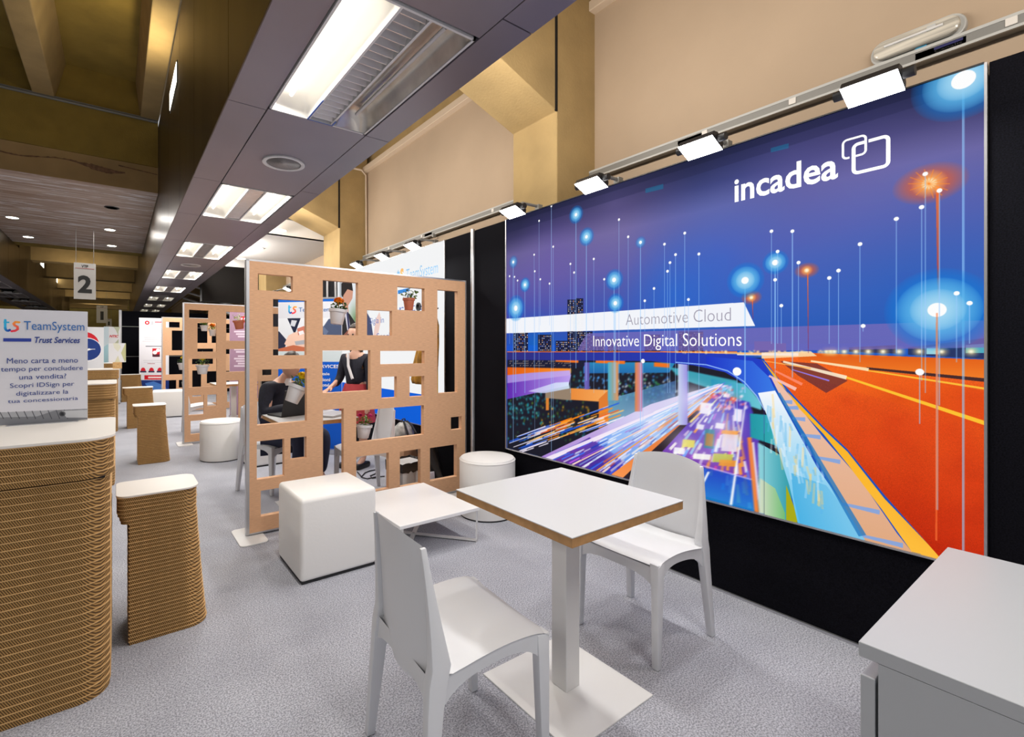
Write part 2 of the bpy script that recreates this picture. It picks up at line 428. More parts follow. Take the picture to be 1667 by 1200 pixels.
# ---- troffers: a wide one-piece fitting with two bright wells and a louvre between them
def troffer(x0, y0, lit=True, near=False, first=False):
    x1, y1 = x0 + 0.612, y0 + 1.235
    t = thing('ceiling_light', '', 'ceiling light', ((x0 + x1) / 2, (y0 + y1) / 2, 2.75), 0, 'troffer lights set in the ceiling beams')
    X, Y = (x1 - x0) / 2, (y1 - y0) / 2
    bm = B()
    for a in ((-X, -X + .012, -Y, Y), (X - .012, X, -Y, Y), (-X, X, -Y, -Y + .012), (-X, X, Y - .012, Y)):
        box(bm, *a, -0.006, 0.02)
    obj('frame', bm, M_whitepaint, t)
    for s in (-1, 1):
        xa, xb = (-X + .012, -0.075) if s < 0 else (0.075, X - .012)
        bm = B()
        def well(u, v):                      # barrel shaped reflector, closed and rounded at both ends
            x = xa + (xb - xa) * u; y = -Y + .012 + (2 * Y - .024) * v
            e = min(1, min(v, 1 - v) / 0.09)
            return (x, y, 0.11 * math.sin(PI * u) ** 0.5 * math.sin(e * PI / 2) ** 0.6)
        grid(bm, well, 10, 24); obj('reflector', bm, M_glow if s < 0 or not near else M_reflect_unlit, t, smooth='all')  # well without a lit tube: its dimness is put into a darker reflector
        bm = B(); xt = -.205 if s < 0 else .205
        tube(bm, [(xt, -Y + .1, 0.068), (xt, Y - .1, 0.068)], 0.010, 10)
        obj('tube', bm, M_whitepaint if near and s > 0 else M_tube, t, smooth=True)
        bm = B(); box(bm, -0.078 if s < 0 else 0.066, -0.066 if s < 0 else 0.078, -Y + .012, Y - .012, -0.004, 0.05)
        obj('louvre_rail', bm, M_whitepaint, t)
    bm = B(); box(bm, -0.066, 0.066, -Y + .012, Y - .012, 0.05, 0.055); obj('louvre_back', bm, M_whitepaint, t)
    if near or first:
        for k in range(19):
            bm = B(); y = -Y + 0.05 + k * (2 * Y - 0.1) / 18
            hexa(bm, [(-.066, y - .002, 0), (.066, y - .002, 0), (.066, y + .002, .0), (-.066, y + .002, .0)],
                 [(-.066, y - .034, .046), (.066, y - .034, .046), (.066, y + .014, .046), (-.066, y + .014, .046)])
            obj('louvre_fin', bm, M_fin, t)
    else:
        bm = B()
        for k in range(19):
            y = -Y + 0.05 + k * (2 * Y - 0.1) / 18; box(bm, -.066, .066, y - .003, y + .006, 0, .045)
        o = obj('louvre_fins', bm, M_fin, t); o['kind'] = 'stuff'
    return t
ordw = ['ceiling troffer of the right beam behind the viewpoint', 'nearest and largest ceiling troffer, blue tape round its louvre end',
        'second ceiling troffer from the viewer, beyond the round speaker grille', 'third troffer along the beam, before the small round speaker',
        'fourth troffer along the beam, just past the small round speaker', 'fifth troffer along the beam from the viewer',
        'sixth troffer along the beam, after the second small speaker', 'seventh and last clearly lit troffer of the beam', 'far dim troffer at the dark end of the beam']
for i, y in enumerate(FIX_Y):
    if i == 0: continue
    t = troffer(0.738, y, near=(i == 1), first=(i == 2)); t['label'] = ordw[i]
    if i == 1:
        M_tape = mat('blue_tape', (0.03, 0.10, 0.42), 0.5)
        bm = B(); box(bm, -.082, -.074, .33, .612, -.008, -.005); box(bm, -.082, .082, .606, .612, -.008, -.005); box(bm, .074, .082, .54, .612, -.008, -.005)
        obj('blue_tape', bm, M_tape, t)
for i, y in enumerate([y + 1.2 for y in FIX_Y[4:9]]):
    t = troffer(-2.64, y)
    t['label'] = ['nearest', 'second', 'middle', 'fourth', 'farthest'][i] + ' troffer under the left-hand beam above the banner'
    t['group'] = 'troffers under the far left beam'
# round speakers
def speaker(x, y, lab, r=0.155):
    t = thing('ceiling_speaker', lab, 'speaker', (x, y, 2.75))
    bm = B(); lathe(bm, [(r, 0.0), (r, -0.010), (r - .012, -0.014), (r - .028, -0.010), (r - .03, 0)], 40); obj('ring', bm, M_whitepaint, t, smooth=True)
    bm = B(); lathe(bm, [(r - .029, -.006), (r * .5, .006), (0.0005, .012)], 40); obj('grille', bm, mat('grille', (.42, .39, .38), .5, .2, noise=400, amt=.2), t, smooth='all')
speaker(1.05, 3.85, 'large round white ceiling speaker between the two nearest troffers')
speaker(1.04, 9.55, 'small round speaker between the third and fourth troffers')
speaker(1.02, 15.7, 'tiny far round speaker beyond the fifth troffer')

# ---- left side: coffered concrete ceiling with ribs, bulkhead and painted soffit
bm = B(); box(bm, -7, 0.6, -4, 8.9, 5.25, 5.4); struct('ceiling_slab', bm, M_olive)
for x in (-4.2, -2.55, -0.92, 0.285):
    bm = B()
    w_ = 0.23 if x != 0.285 else 0.225
    prism(bm, [(x, 4.74), (x + w_, 4.74), (x + w_ + .12, 5.25), (x - .12 if x != .285 else x - .06, 5.25)], -4, 8.66, 'y')
    struct('ceiling_rib', bm, M_conc, bevel=0.01)
for y in (3.2,):
    bm = B(); box(bm, -7, 0.5, y, y + .25, 5.0, 5.26); struct('ceiling_rib', bm, M_olive)
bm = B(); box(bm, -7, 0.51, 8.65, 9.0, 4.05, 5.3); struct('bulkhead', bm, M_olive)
M_peel = mat('peeling_tan_paint', (0.43, 0.29, 0.13), 0.85, noise=2.0, amt=0.08)
bm = B(); box(bm, -7, 0.51, 8.655, 8.95, 3.66, 4.045); bh = struct('bulkhead_band', bm, M_peel)
M_flake = mat('bare_patch', (0.23, 0.13, 0.075), 0.9, noise=20, amt=0.2)
rr = random.Random(3)
bm = B()
ptsu, ptsl = [], []
for i in range(60):                          # long ragged strip where the paint has come off
    f = i / 59; x = -1.35 + 1.45 * f; zc = 3.905 - 0.03 * math.sin(f * 9) - .01 * f
    hw = 0.006 + (0.045 * math.exp(-((f - .80) / .13) ** 2)) * rr.uniform(.6, 1.2) + .004 * rr.random()
    ptsu.append((x, zc + hw + rr.uniform(-.006, .006))); ptsl.append((x, zc - hw * .8))
prism(bm, ptsu + ptsl[::-1], 8.651, 8.656, 'y'); obj('bare_strip', bm, M_flake, bh)
bm = B(); prism(bm, [(.02, 3.985), (.5, 3.945), (.5, 3.935), (.02, 3.968)], 8.651, 8.656, 'y'); obj('bare_strip', bm, M_flake, bh)
bm = B(); tube(bm, [(-7, 8.62, 4.72), (.5, 8.62, 4.72)], .02); box(bm, -7, .5, 8.6, 8.66, 4.735, 4.75); struct('conduit', bm, M_grey)
# soffit with worn planks
M_worn = mat('worn_painted_planks', (0.60, 0.49, 0.42), 0.5, noise=3.2, stretch=(0.35, 5, 1), col2=(0.36, 0.235, 0.16))
def flake_streaks():
    nt = M_worn.node_tree; b = nt.nodes['Principled BSDF']; old = b.inputs['Base Color'].links[0].from_socket
    tc = nt.nodes.new('ShaderNodeTexCoord'); mp = nt.nodes.new('ShaderNodeMapping'); mp.inputs['Scale'].default_value = (.8, 7, 1)
    n = nt.nodes.new('ShaderNodeTexNoise'); n.inputs['Scale'].default_value = 1.7; n.inputs['Detail'].default_value = 8; n.inputs['Roughness'].default_value = .62
    r = nt.nodes.new('ShaderNodeValToRGB'); r.color_ramp.elements[0].position = .555; r.color_ramp.elements[0].color = (0, 0, 0, 1); r.color_ramp.elements[1].position = .585
    mx = nt.nodes.new('ShaderNodeMix'); mx.data_type = 'RGBA'; mx.inputs[7].default_value = (.72, .68, .68, 1)
    nt.links.new(tc.outputs['Object'], mp.inputs[0]); nt.links.new(mp.outputs[0], n.inputs['Vector']); nt.links.new(n.outputs['Fac'], r.inputs[0])
    nt.links.new(r.outputs[0], mx.inputs[0]); nt.links.new(old, mx.inputs[6]); nt.links.new(mx.outputs[2], b.inputs['Base Color'])
flake_streaks()
sroot = bpy.data.objects.new('painted_soffit', None); C.objects.link(sroot); sroot['kind'] = 'structure'
y = 8.66
while y < 14.35:
    bm = B(); box(bm, -7, 0.51, y, min(y + .44, 14.4), 3.655, 3.675); obj('soffit_plank', bm, M_worn, sroot, bevel=.002, seg=1); y += .446
def downlight(x, y, z, lab, dead=False, grp='round downlights in the painted soffit'):
    t = thing('downlight', lab, 'downlight', (x, y, z), 0, grp)
    bm = B(); lathe(bm, [(.105, 0), (.105, -.006), (.085, -.008), (.083, 0)], 24); obj('ring', bm, M_whitepaint if not dead else M_dark, t)
    bm = B(); lathe(bm, [(.084, -.003), (.0005, -.003)], 24); obj('lens', bm, M_lampd if not dead else M_grey, t)
M_lampd = mat('downlight_glass', (1, 1, 1), .5, emit=(1, .93, .75), es=4)
q = [(20, 354), (46, 385.7), (179, 374), (182, 400)]
labs = ['left front round downlight in the worn plank soffit', 'left rear round downlight in the worn plank soffit',
        'right front round downlight in the worn plank soffit', 'right rear round downlight in the worn plank soffit']
for (a, b), l in zip(q, labs):
    x, y = at(a, b, 3.655); downlight(x, y, 3.655, l)
x, y = at(182, 338, 3.655); downlight(x, y, 3.655, 'unlit dark round downlight near the beam in the worn soffit', True)
for k, (a, b) in enumerate(((456, 375), (420, 404), (393, 421))):
    x, y = at(a, b, 3.06); downlight(x, y, 3.06, ['nearest', 'middle', 'farthest'][k] + ' round downlight in the low white ceiling beyond the beam', grp='downlights in the low white ceiling')
for k, y in enumerate((14.4, 17.0, 20.5, 24.0, 27.5, 31.0, 34.5)):
    bm = B(); box(bm, -7, 0.51, y, y + .5, 3.66 - 0.02 * k, 5.3)
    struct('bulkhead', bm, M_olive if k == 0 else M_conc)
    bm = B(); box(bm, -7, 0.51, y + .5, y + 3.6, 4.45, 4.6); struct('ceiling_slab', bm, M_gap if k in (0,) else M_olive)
# wash fittings on the beam cladding
def washer(x, y, z, s, lab):
    t = thing('wall_light', lab, 'wall light', (x, y, z), 0, 'wash lights on the beam sides')
    bm = B(); box(bm, min(0, .006 * s), max(0, .006 * s), -.42, .42, -.13, .10); obj('housing', bm, M_grey, t)
    bm = B(); box(bm, min(.006 * s, .010 * s), max(.006 * s, .010 * s), -.39, .39, -.11, .09); obj('lens', bm, M_lampd, t)
washer(.515, 6.25, 4.22, -1, 'long lit wash light high on the dark side of the near beam')
for k, y in enumerate((19.4, 24.1, 28.5, 33.3)):
    if y < 30: washer(-1.845, y, 3.9, 1, ['nearest', 'second', 'third', 'fourth'][k] + ' small bright wash light on the dark left beam')
for k, y in enumerate((18.5, 23, 27.5)):
    washer(.515, y, 4.3, -1, ['nearest', 'second', 'third'][k] + ' tiny wash light high on the far end of the near beam')

# ---- black booth wall: panels and posts
bw = bpy.data.objects.new('wall_booth', None); C.objects.link(bw); bw['kind'] = 'structure'
edges_y = [-1.5, -.655, .325, 3.075, 3.52, 4.0, 6.9, 7.25, 7.6, 8.6, 9.6, 10.6, 11.5]
for a, b in zip(edges_y, edges_y[1:]):
    if (a, b) in ((.325, 3.075), (4.0, 6.9)):
        bm = B(); box(bm, W + .012, W + .05, a, b, 0.0, 0.5)
        obj('black_panel', bm, M_black, bw); continue
    panel('black_panel', W, W + .04, a + .004, b - .004, 0.0, 2.388, M_black, bw)
bm = B(); box(bm, W + .05, 2.715, -1.5, 11.5, 0, 2.36); obj('wall_frame', bm, M_gap, bw)
bm = B(); box(bm, W, W + .05, -1.5, 11.5, 0, .012); obj('floor_rail', bm, M_alu, bw)
for y in (3.535, 6.93, 7.27):
    bm = B(); prism(bm, [(W - .012 - .018 * math.cos(a), y + .018 * math.sin(a)) for a in np.linspace(-PI / 2, PI / 2, 7)] + [(W, y + .018), (W, y - .018)], 0, 2.4)
    obj('booth_post', bm, M_alu, bw, smooth=True)
# busbar trunking along the wall, above the panels
bb = thing('busbar_trunking', 'long grey busbar trunking with labels along the top of the mural wall', 'trunking', (3.142, 0, 2.705))
bm = B(); box(bm, -.05, .015, -1.5, 12, -.026, .032); obj('body', bm, M_grey, bb, bevel=.004)
bm = B(); box(bm, -.052, -.04, -1.5, 11, .02, .034); box(bm, -.052, -.04, -1.5, 11, -.03, -.018); obj('rail', bm, M_ltgrey, bb)
for y in (.31, 1.13, 1.63, 3.8, 5.2, 6.1):
    bm = B(); box(bm, -.056, -.045, y - .018, y + .018, -.014, .02); obj('tap_off', bm, M_cream, bb, bevel=.002)
for y in (.53, 1.73, 5.05):
    bm = B(); box(bm, -.050, -.046, y - .085, y + .085, -.016, .014); lb = obj('label', bm, M_ltgrey, bb)
    if y < 1:
        bm = B(); box(bm, -.0515, -.0495, y - .075, y + .02, .000, .012); obj('blue_strip', bm, mat('label_blue', (.01, .012, .10), .5), lb)
        text('lettering', 'Canalis', M_ink, lb, (-.051, y, 0), (0, -1, 0), (0, 0, 1), -.018, .072, -.013, -.001, lift=.001)
for y in (3.55, .76, 4.9):
    bm = B(); box(bm, -.07, -.03, y, y + .03, -.06, -.02); obj('bracket', bm, M_grey, bb)
# vertical conduit by the second frame
bm = B(); tube(bm, [(2.65, 6.95, 4.05), (3.06, 6.95, 4.05), (3.13, 6.95, 3.98), (3.14, 6.95, 2.75)], .016); struct('conduit', bm, M_ledge, smooth=True)
# emergency light
el = thing('emergency_light', 'oblong clear-fronted emergency light on the wall above the trunking', 'emergency light', (3.16, .62, 2.80))
bm = B(); prism(bm, rrect(-.172, .172, -.06, .06, .057, 8), -.035, 0, 'x'); obj('back_box', bm, M_ltgrey, el, bevel=.006)
bm = B(); prism(bm, rrect(-.155, .155, -.043, .043, .04, 8), -.065, -.034, 'x'); obj('clear_cover', bm, mat('ribbed_clear', (.62, .58, .50), .15, spec=.8, noise=3, amt=.2, stretch=(1, 1, 22)), el, bevel=.010)
bm = B(); tube(bm, [(-.067, -.10, .012), (-.067, .11, .012)], .006); obj('tube', bm, M_whitepaint, el)
bm = B(); box(bm, -.070, -.06, -.075, -.045, .005, .03); obj('clip', bm, M_ltgrey, el)
bm = B(); box(bm, -.044, -.034, -.04, .0, -.050, -.043); obj('blue_sticker', bm, mat('sticker', (.05, .30, .50), .5), el)
# flood lights on arms above the booth walls
names = ['flood light nearest the viewer, in front of the emergency light', 'second flood light along the mural, left of the white wordmark', 'third flood light over the mural',
         'fourth flood light, at the far top corner of the mural', 'first flood light over the white lightbox', 'second flood light over the white lightbox', 'third flood light over the white lightbox',
         'flood light seen through the top left hole of the cardboard screen', 'far flood light seen beside another through the top left hole', 'farthest flood light along the booth wall']
for y, l in zip(FLOODS, names):
    t = thing('flood_light', l, 'flood light', (2.40, y, 2.34), 0, 'flood lights along the booth wall')
    bm = B(); prism(bm, [(-.055, -.012), (.055, -.012), (.05, .02), (.02, .035), (-.02, .035), (-.05, .02)], -.09, .09, 'y')
    hd = obj('lamp_head', bm, M_dark, t, bevel=.004, rot=(0, math.radians(24), 0))
    bm = B(); box(bm, -.055, .055, -.088, .088, -.016, -.0125); obj('lamp_glass', bm, M_lamp, hd)
    for s in (-1, 1):
        bm = B(); prism(bm, [(0.02 * math.cos(a), .012 + .02 * math.sin(a)) for a in np.linspace(0, 2 * PI, 13)[:-1]], s * .09, s * .125, 'y'); obj('knob', bm, M_dark, hd)
    bm = B(); tube(bm, [(.0, 0, .03), (.10, 0, .075), (.25, 0, .078), (.27, 0, .075)], .012); obj('arm', bm, M_grey, t)
    bm = B(); box(bm, .245, .29, -.02, .02, .052, .09); obj('clamp', bm, M_grey, t)

# ================================================================== THE ILLUMINATED MURAL
MU0, MV0, MW, MH = 3.07, 0.482, 2.737, 1.903
def mur(p):
    a = wall(p[0], p[1], X=W); return (MU0 - a[1], a[2] - MV0)
cv = Canvas(MW, MH, 640); cv.map = mur
cv.grad([(0, (20, 60, 160), (30, 80, 190)), (.42, (22, 86, 205), (26, 84, 186)), (.56, (60, 74, 188), (48, 100, 200)), (.72, (92, 88, 176), (82, 94, 184)),
         (.84, (98, 94, 160), (100, 100, 172)), (.92, (52, 52, 100), (56, 58, 112)), (1, (24, 28, 62), (22, 28, 66))])  # print sky, upper rows paled: haze and reflection put into the colour
for p, r, c, a in (((900, 420), .5, (100, 88, 178), .6), ((1000, 330), .6, (120, 112, 185), .45), ((1400, 330), .6, (104, 104, 190), .5), ((1180, 420), .7, (40, 100, 225), .5),
                   ((1480, 470), .6, (26, 90, 205), .5), ((1290, 260), .5, (86, 84, 160), .4), ((870, 560), .3, (0, 110, 215), .5), ((1100, 480), .4, (20, 110, 235), .5)):
    cv.glow(p, r, c, a, 1.2)
cv.a[int(MH * 640 * .45):] *= np.array([1.06, 1.0, .93], np.float32)
P, L, G = cv.poly, cv.line, cv.glow
P([(826, 342), (900, 318), (1604, 96), (1604, 122), (826, 366)], (20, 24, 56), .5)
P([(826, 366), (1604, 122), (1604, 140), (826, 380)], (30, 32, 70), .3)
# night city skyline
tow = [(836, 540, 860), (876, 545, 899), (905, 555, 925), (924, 488, 938), (938, 486, 950), (940, 540, 965), (1050, 545, 1075), (1105, 540, 1145), (965, 548, 985), (990, 552, 1010)]
for x0, y0, x1 in tow:
    P([(x0, y0), (x1, y0), (x1, 582), (x0, 582)], (22, 26, 60))
    for yy in np.arange(y0 + 2, 576, 3.2):
        for xx in np.arange(x0 + 1.5, x1 - 1, 2.6):
            if rng.random() < .5:
                c = [(255, 235, 200), (210, 220, 255), (255, 170, 90), (120, 140, 240)][rng.integers(4)]
                P([(xx, yy), (xx + 1.3, yy), (xx + 1.3, yy + 1.5), (xx, yy + 1.5)], c, .9)
for x, yt, x1 in ((1228, 556, 1258), (1258, 559, 1280)):
    P([(x, yt), (x1, yt), (x1, 575), (x, 575)], (90, 84, 150))
# ground under the viaduct
P([(826, 583), (1240, 583), (1300, 900), (826, 760)], (26, 26, 40))
for _ in range(260):
    x, y = rng.uniform(826, 960), rng.uniform(600, 720)
    c = [(20, 70, 80), (40, 90, 50), (90, 130, 40), (30, 120, 140), (60, 200, 210)][rng.integers(5)]
    G((x, y), .018, c, .7)
for _ in range(160):
    x, y = rng.uniform(1000, 1110), rng.uniform(605, 655)
    c = [(40, 120, 140), (60, 160, 80), (70, 150, 255), (230, 250, 255)][rng.integers(4)]
    G((x, y), .014, c, .8)
for _ in range(60):
    x, y = rng.uniform(935, 1000), rng.uniform(612, 650); G((x, y), .014, (80, 170, 255), .8)
for _ in range(70):
    x, y = rng.uniform(828, 878), rng.uniform(643, 682); G((x, y), .02, [(20, 140, 160), (70, 210, 215), (30, 100, 110)][rng.integers(3)], .7)
P([(990, 650), (1100, 620), (1100, 660), (990, 700)], (120, 190, 220), .8, (60, 100, 160), True)
# teal pier boxes and mid structures
P([(950, 590), (1100, 590), (1090, 607), (950, 608)], (40, 140, 190), 1, (30, 100, 170))
P([(1088, 597), (1200, 620), (1210, 650), (1110, 618)], (60, 160, 180))
P([(1158, 617), (1215, 625), (1240, 655), (1240, 668), (1158, 640)], (40, 150, 185), 1, (110, 200, 215), True)
# left overpasses
P([(826, 582), (960, 582), (950, 598), (826, 603)], (24, 26, 52))
for x in np.arange(828, 930, 2.4):
    for y in np.arange(584, 598, 3.5):
        if rng.random() < .55: P([(x, y), (x + 1.2, y), (x + 1.2, y + 1.4), (x, y + 1.4)], (250, 220, 180), .8)
P([(826, 598), (930, 600), (930, 608), (826, 612)], (225, 90, 10), 1, (255, 150, 40), True)
P([(826, 611), (865, 607), (928, 603), (930, 612), (826, 624)], (160, 130, 215), 1, (200, 170, 235), True)
P([(826, 624), (930, 611), (926, 628), (826, 650)], (95, 40, 175), 1, (190, 160, 240), True)
P([(860, 637), (905, 623), (926, 622), (930, 640), (880, 640)], (200, 190, 240), .9, (220, 240, 255), True)
for x0, x1, y in ((905, 942, 586), (970, 1018, 588), (1065, 1090, 594)):
    P([(x0, y - 4), (x1, y - 2), (x1, y + 5), (x0, y + 3)], (240, 115, 30))
# orange portal frame
P([(888, 640), (930, 632), (930, 652), (888, 648)], (150, 130, 110))
P([(930, 632), (990, 635), (990, 655), (930, 651)], (235, 140, 60), 1, (250, 170, 90), True)
P([(975, 650), (990, 636), (991, 690), (975, 698)], (225, 125, 50))
P([(889, 648), (894, 648), (894, 668), (889, 668)], (220, 130, 50))
for _ in range(60): G((rng.uniform(880, 960), rng.uniform(662, 700)), .016, [(190, 120, 20), (60, 60, 20), (230, 170, 40)][rng.integers(3)], .8)
# light trails on the lower left road
for _ in range(90):
    x = rng.uniform(826, 975); y = 728 - (x - 826) * .33 + rng.uniform(-13, 17); l = rng.uniform(14, 50)
    c = [(255, 140, 20), (255, 90, 10), (255, 190, 90), (250, 240, 255), (30, 90, 220)][rng.integers(5) if x > 860 else rng.integers(3, 5)]
    L((x, y), (x + l, y - l * .36), .006, c, .8, .010)
# the wide carriageways
V = (1182, 622)
P([(872, 752), (1128, 640), (1150, 640), (1112, 690), (935, 835), (900, 800)], (70, 40, 120))
P([(872, 748), (1060, 658), (1170, 625), (1185, 628), (900, 770)], (235, 225, 250), .95, (180, 140, 225))
P([(1000, 700), (1160, 628), (1186, 632), (1100, 700), (1010, 760), (960, 730)], (70, 130, 240), .9, (150, 210, 255), True)
P([(880, 755), (960, 712), (1030, 760), (980, 800)], (95, 30, 120), .85, (70, 60, 190), True)
def trails(quad, n, cols, wd=.008):          # streaks converging on the vanishing point of the road
    for _ in range(n):
        a, b = rng.random(), rng.random() ** .8
        ex = quad[0][0] * (1 - a) + quad[1][0] * a; ey = quad[0][1] * (1 - a) + quad[1][1] * a
        p = (V[0] + (ex - V[0]) * b, V[1] + (ey - V[1]) * b); b2 = max(.02, b - rng.uniform(.03, .16))
        q = (V[0] + (ex - V[0]) * b2, V[1] + (ey - V[1]) * b2)
        L(p, q, wd * (.4 + b), cols[rng.integers(len(cols))], rng.uniform(.5, .95), wd * (.2 + b2))
trails([(868, 752), (1000, 790)], 190, [(255, 255, 255), (255, 250, 250), (240, 245, 255), (60, 120, 255), (150, 210, 255), (190, 90, 230), (255, 230, 240), (120, 60, 200), (30, 60, 180)])
trails([(900, 800), (1010, 800)], 40, [(255, 110, 40), (255, 240, 230), (180, 60, 60), (90, 60, 200)], .012)
for p_, r_, a_ in (((1030, 705), .26, .55), ((1000, 722), .16, .5), ((1095, 668), .16, .55), ((1060, 690), .2, .5), ((1130, 648), .12, .6)): G(p_, r_, (225, 240, 255), a_)
L((868, 757), (1176, 626), .030, (248, 235, 250), .95, .008); L((900, 773), (1100, 672), .010, (255, 215, 190), .9, .006)
L((905, 812), (1168, 632), .012, (255, 170, 60), .9, .004)
# median and piers
P([(980, 830), (1130, 690), (1160, 655), (1172, 640), (1160, 640), (1105, 692), (958, 800)], (215, 95, 30), 1, (250, 150, 80))
P([(1000, 830), (1120, 700), (1150, 672), (1135, 668), (1105, 694), (985, 805)], (44, 32, 40))
for x0, x1, yb, c, c2 in ((952, 960, 634, (120, 110, 200), (90, 80, 160)), (990, 1007, 652, (70, 180, 215), (235, 150, 90)), (1034, 1046, 670, (225, 130, 60), (200, 140, 200)),
                          (1104, 1120, 692, (200, 215, 240), (150, 140, 225))):
    P([(x0, 590), (x1, 590), (x1, yb), (x0, yb)], c, 1, c2, True)
# right carriageway full of cars
P([(1166, 640), (1220, 655), (1236, 700), (1233, 832), (1120, 800), (1072, 742)], (60, 60, 190), 1, (150, 60, 170))
V = (1190, 625)
trails([(1060, 745), (1232, 835)], 110, [(255, 255, 255), (255, 250, 240), (255, 160, 60), (230, 60, 160), (90, 150, 255), (160, 230, 255), (180, 80, 220), (255, 235, 120)], .014)
P([(1141, 760), (1228, 780), (1228, 834), (1140, 818)], (20, 70, 200), .85, (20, 140, 220))
for x, y, w_, h_, c in ((1141, 655, 18, 20, (255, 255, 255)), (1196, 665, 13, 22, (250, 245, 255)), (1135, 690, 12, 10, (240, 240, 255)), (1166, 688, 14, 11, (255, 255, 255)), (1098, 728, 18, 12, (255, 255, 255)),
                        (1130, 738, 28, 11, (255, 255, 245)), (1148, 698, 16, 33, (20, 110, 130)), (1150, 705, 12, 22, (160, 100, 20)), (1176, 706, 26, 30, (235, 225, 235)), (1176, 700, 27, 8, (255, 150, 30)),
                        (1162, 738, 32, 16, (190, 200, 60)), (1172, 748, 28, 12, (240, 150, 40)), (1112, 715, 20, 14, (235, 225, 60)), (1179, 640, 10, 8, (255, 255, 255)), (1190, 646, 10, 8, (240, 90, 60)), (1160, 642, 9, 8, (230, 80, 120))):
    P([(x, y), (x + w_, y + 2), (x + w_ - 2, y + h_), (x - 2, y + h_ - 2)], c, .9); G((x + w_ / 2, y + h_ / 2), .05, c, .35)
for q_ in ((1150, 665), (1180, 690), (1110, 720), (1165, 725), (1120, 650), (1060, 690)): cv.glow(q_, .16, (245, 235, 255), .45)
for _ in range(60):
    x, y = rng.uniform(1150, 1215), rng.uniform(628, 668); G((x, y), .012, [(255, 255, 255), (255, 190, 230), (255, 90, 90), (200, 220, 255)][rng.integers(4)], .9)
L((1190, 822), (1214, 655), .014, (255, 255, 255), .95, .005)
L((1143, 790), (1154, 768), .012, (255, 255, 255), .9)
L((1140, 757), (1228, 782), .008, (220, 200, 255), .7); L((1220, 712), (1232, 835), .02, (255, 140, 50), .9, .02); L((1226, 720), (1238, 838), .01, (250, 250, 255), .9)
# teal wall and pier under the ramp
P([(1221, 673), (1253, 676), (1275, 735), (1262, 725), (1222, 712)], (30, 150, 165), 1, (60, 180, 185), True)
P([(1234, 720), (1278, 745), (1288, 800), (1292, 862), (1236, 838)], (150, 215, 225), 1, (40, 150, 165), True)
P([(1237, 778), (1262, 795), (1278, 835), (1278, 848), (1236, 838)], (225, 225, 200), .9, (120, 190, 110), True)
P([(1280, 790), (1302, 850), (1280, 850)], (170, 170, 20))
cv.blur(mur((826, 700))[0], 0, mur((1245, 640))[0], mur((900, 575))[1])
# the viaduct deck
P([(826, 573), (1060, 572), (1180, 575), (1240, 585), (1262, 625), (1250, 660), (1222, 630), (1180, 606), (1130, 595), (1060, 588), (826, 586)], (46, 44, 125), 1, (28, 60, 200), True)
P([(1150, 580), (1225, 588), (1252, 614), (1262, 636), (1244, 660), (1228, 640), (1190, 608), (1150, 597)], (24, 50, 200), .9, (60, 130, 235), True)
for a, b in zip([(1100, 590), (1150, 594), (1185, 604), (1212, 622), (1232, 645)], [(1150, 594), (1185, 604), (1212, 622), (1232, 645), (1245, 668)]):
    L(a, b, .006, (150, 190, 255), .9)
P([(1234, 640), (1262, 636), (1330, 760), (1420, 890), (1302, 866), (1285, 790), (1250, 680)], (250, 250, 255), 1, (90, 190, 235))
P([(1288, 770), (1345, 790), (1420, 886), (1306, 868), (1292, 810)], (60, 170, 225), .7, (150, 210, 240), True)
for _ in range(70):
    x = rng.uniform(1250, 1340); y = 660 + (x - 1250) * 1.3 + rng.uniform(-30, 50)
    L((x, y), (x + rng.uniform(-4, 6), y + rng.uniform(10, 40)), .01, [(255, 255, 255), (90, 180, 235), (255, 210, 120), (200, 230, 255)][rng.integers(4)], .35)
# coping slabs, yellow kerb, red road
P([(1256, 616), (1276, 656), (1312, 708), (1328, 744), (1372, 820), (1404, 872), (1416, 892), (1490, 905), (1460, 868), (1400, 780), (1340, 712), (1296, 656), (1262, 616)], (240, 195, 175), 1, (225, 170, 130))
for a, b in (((1276, 654), (1290, 655)), ((1280, 664), (1300, 664)), ((1290, 681), (1311, 683)), ((1304, 708), (1336, 712)), ((1327, 744), (1368, 752)), ((1371, 820), (1432, 834)), ((1404, 872), (1470, 888))):
    L(a, b, .012, (130, 165, 225), .9, .02)
L((1268, 640), (1404, 872), .012, (40, 120, 190), .8, .03)
P([(1240, 585), (1262, 610), (1300, 664), (1340, 706), (1380, 756), (1436, 830), (1484, 898), (1536, 912), (1440, 812), (1380, 736), (1340, 698), (1296, 652), (1266, 622)], (250, 175, 20), 1, (255, 190, 60))
P([(1240, 580), (1320, 578), (1610, 610), (1610, 930), (1534, 912), (1440, 806), (1380, 732), (1340, 694), (1296, 648), (1264, 612)], (248, 104, 28), 1, (186, 34, 4), False, .06)
P([(1280, 600), (1440, 600), (1610, 640), (1610, 700), (1400, 640)], (255, 130, 30), .45, (230, 70, 10), True)
for _ in range(220):
    x, y = rng.uniform(1330, 1600), rng.uniform(640, 900)
    if y < 640 + (x - 1330) * 1.2: G((x, y), rng.uniform(.03, .12), [(235, 66, 20), (165, 26, 4), (225, 70, 26)][rng.integers(3)], .10)
P([(1400, 604), (1610, 634), (1610, 622), (1420, 600)], (255, 200, 40), .0)
L((1376, 614), (1612, 692), .009, (255, 200, 50), .95, .016); L((1410, 603), (1610, 634), .006, (255, 200, 60), .9, .008)
P([(1300, 574), (1612, 586), (1612, 622), (1420, 604), (1300, 585)], (225, 90, 15), 1, (245, 130, 40)); P([(1410, 598), (1612, 617), (1612, 623), (1415, 602)], (50, 30, 40), .9)
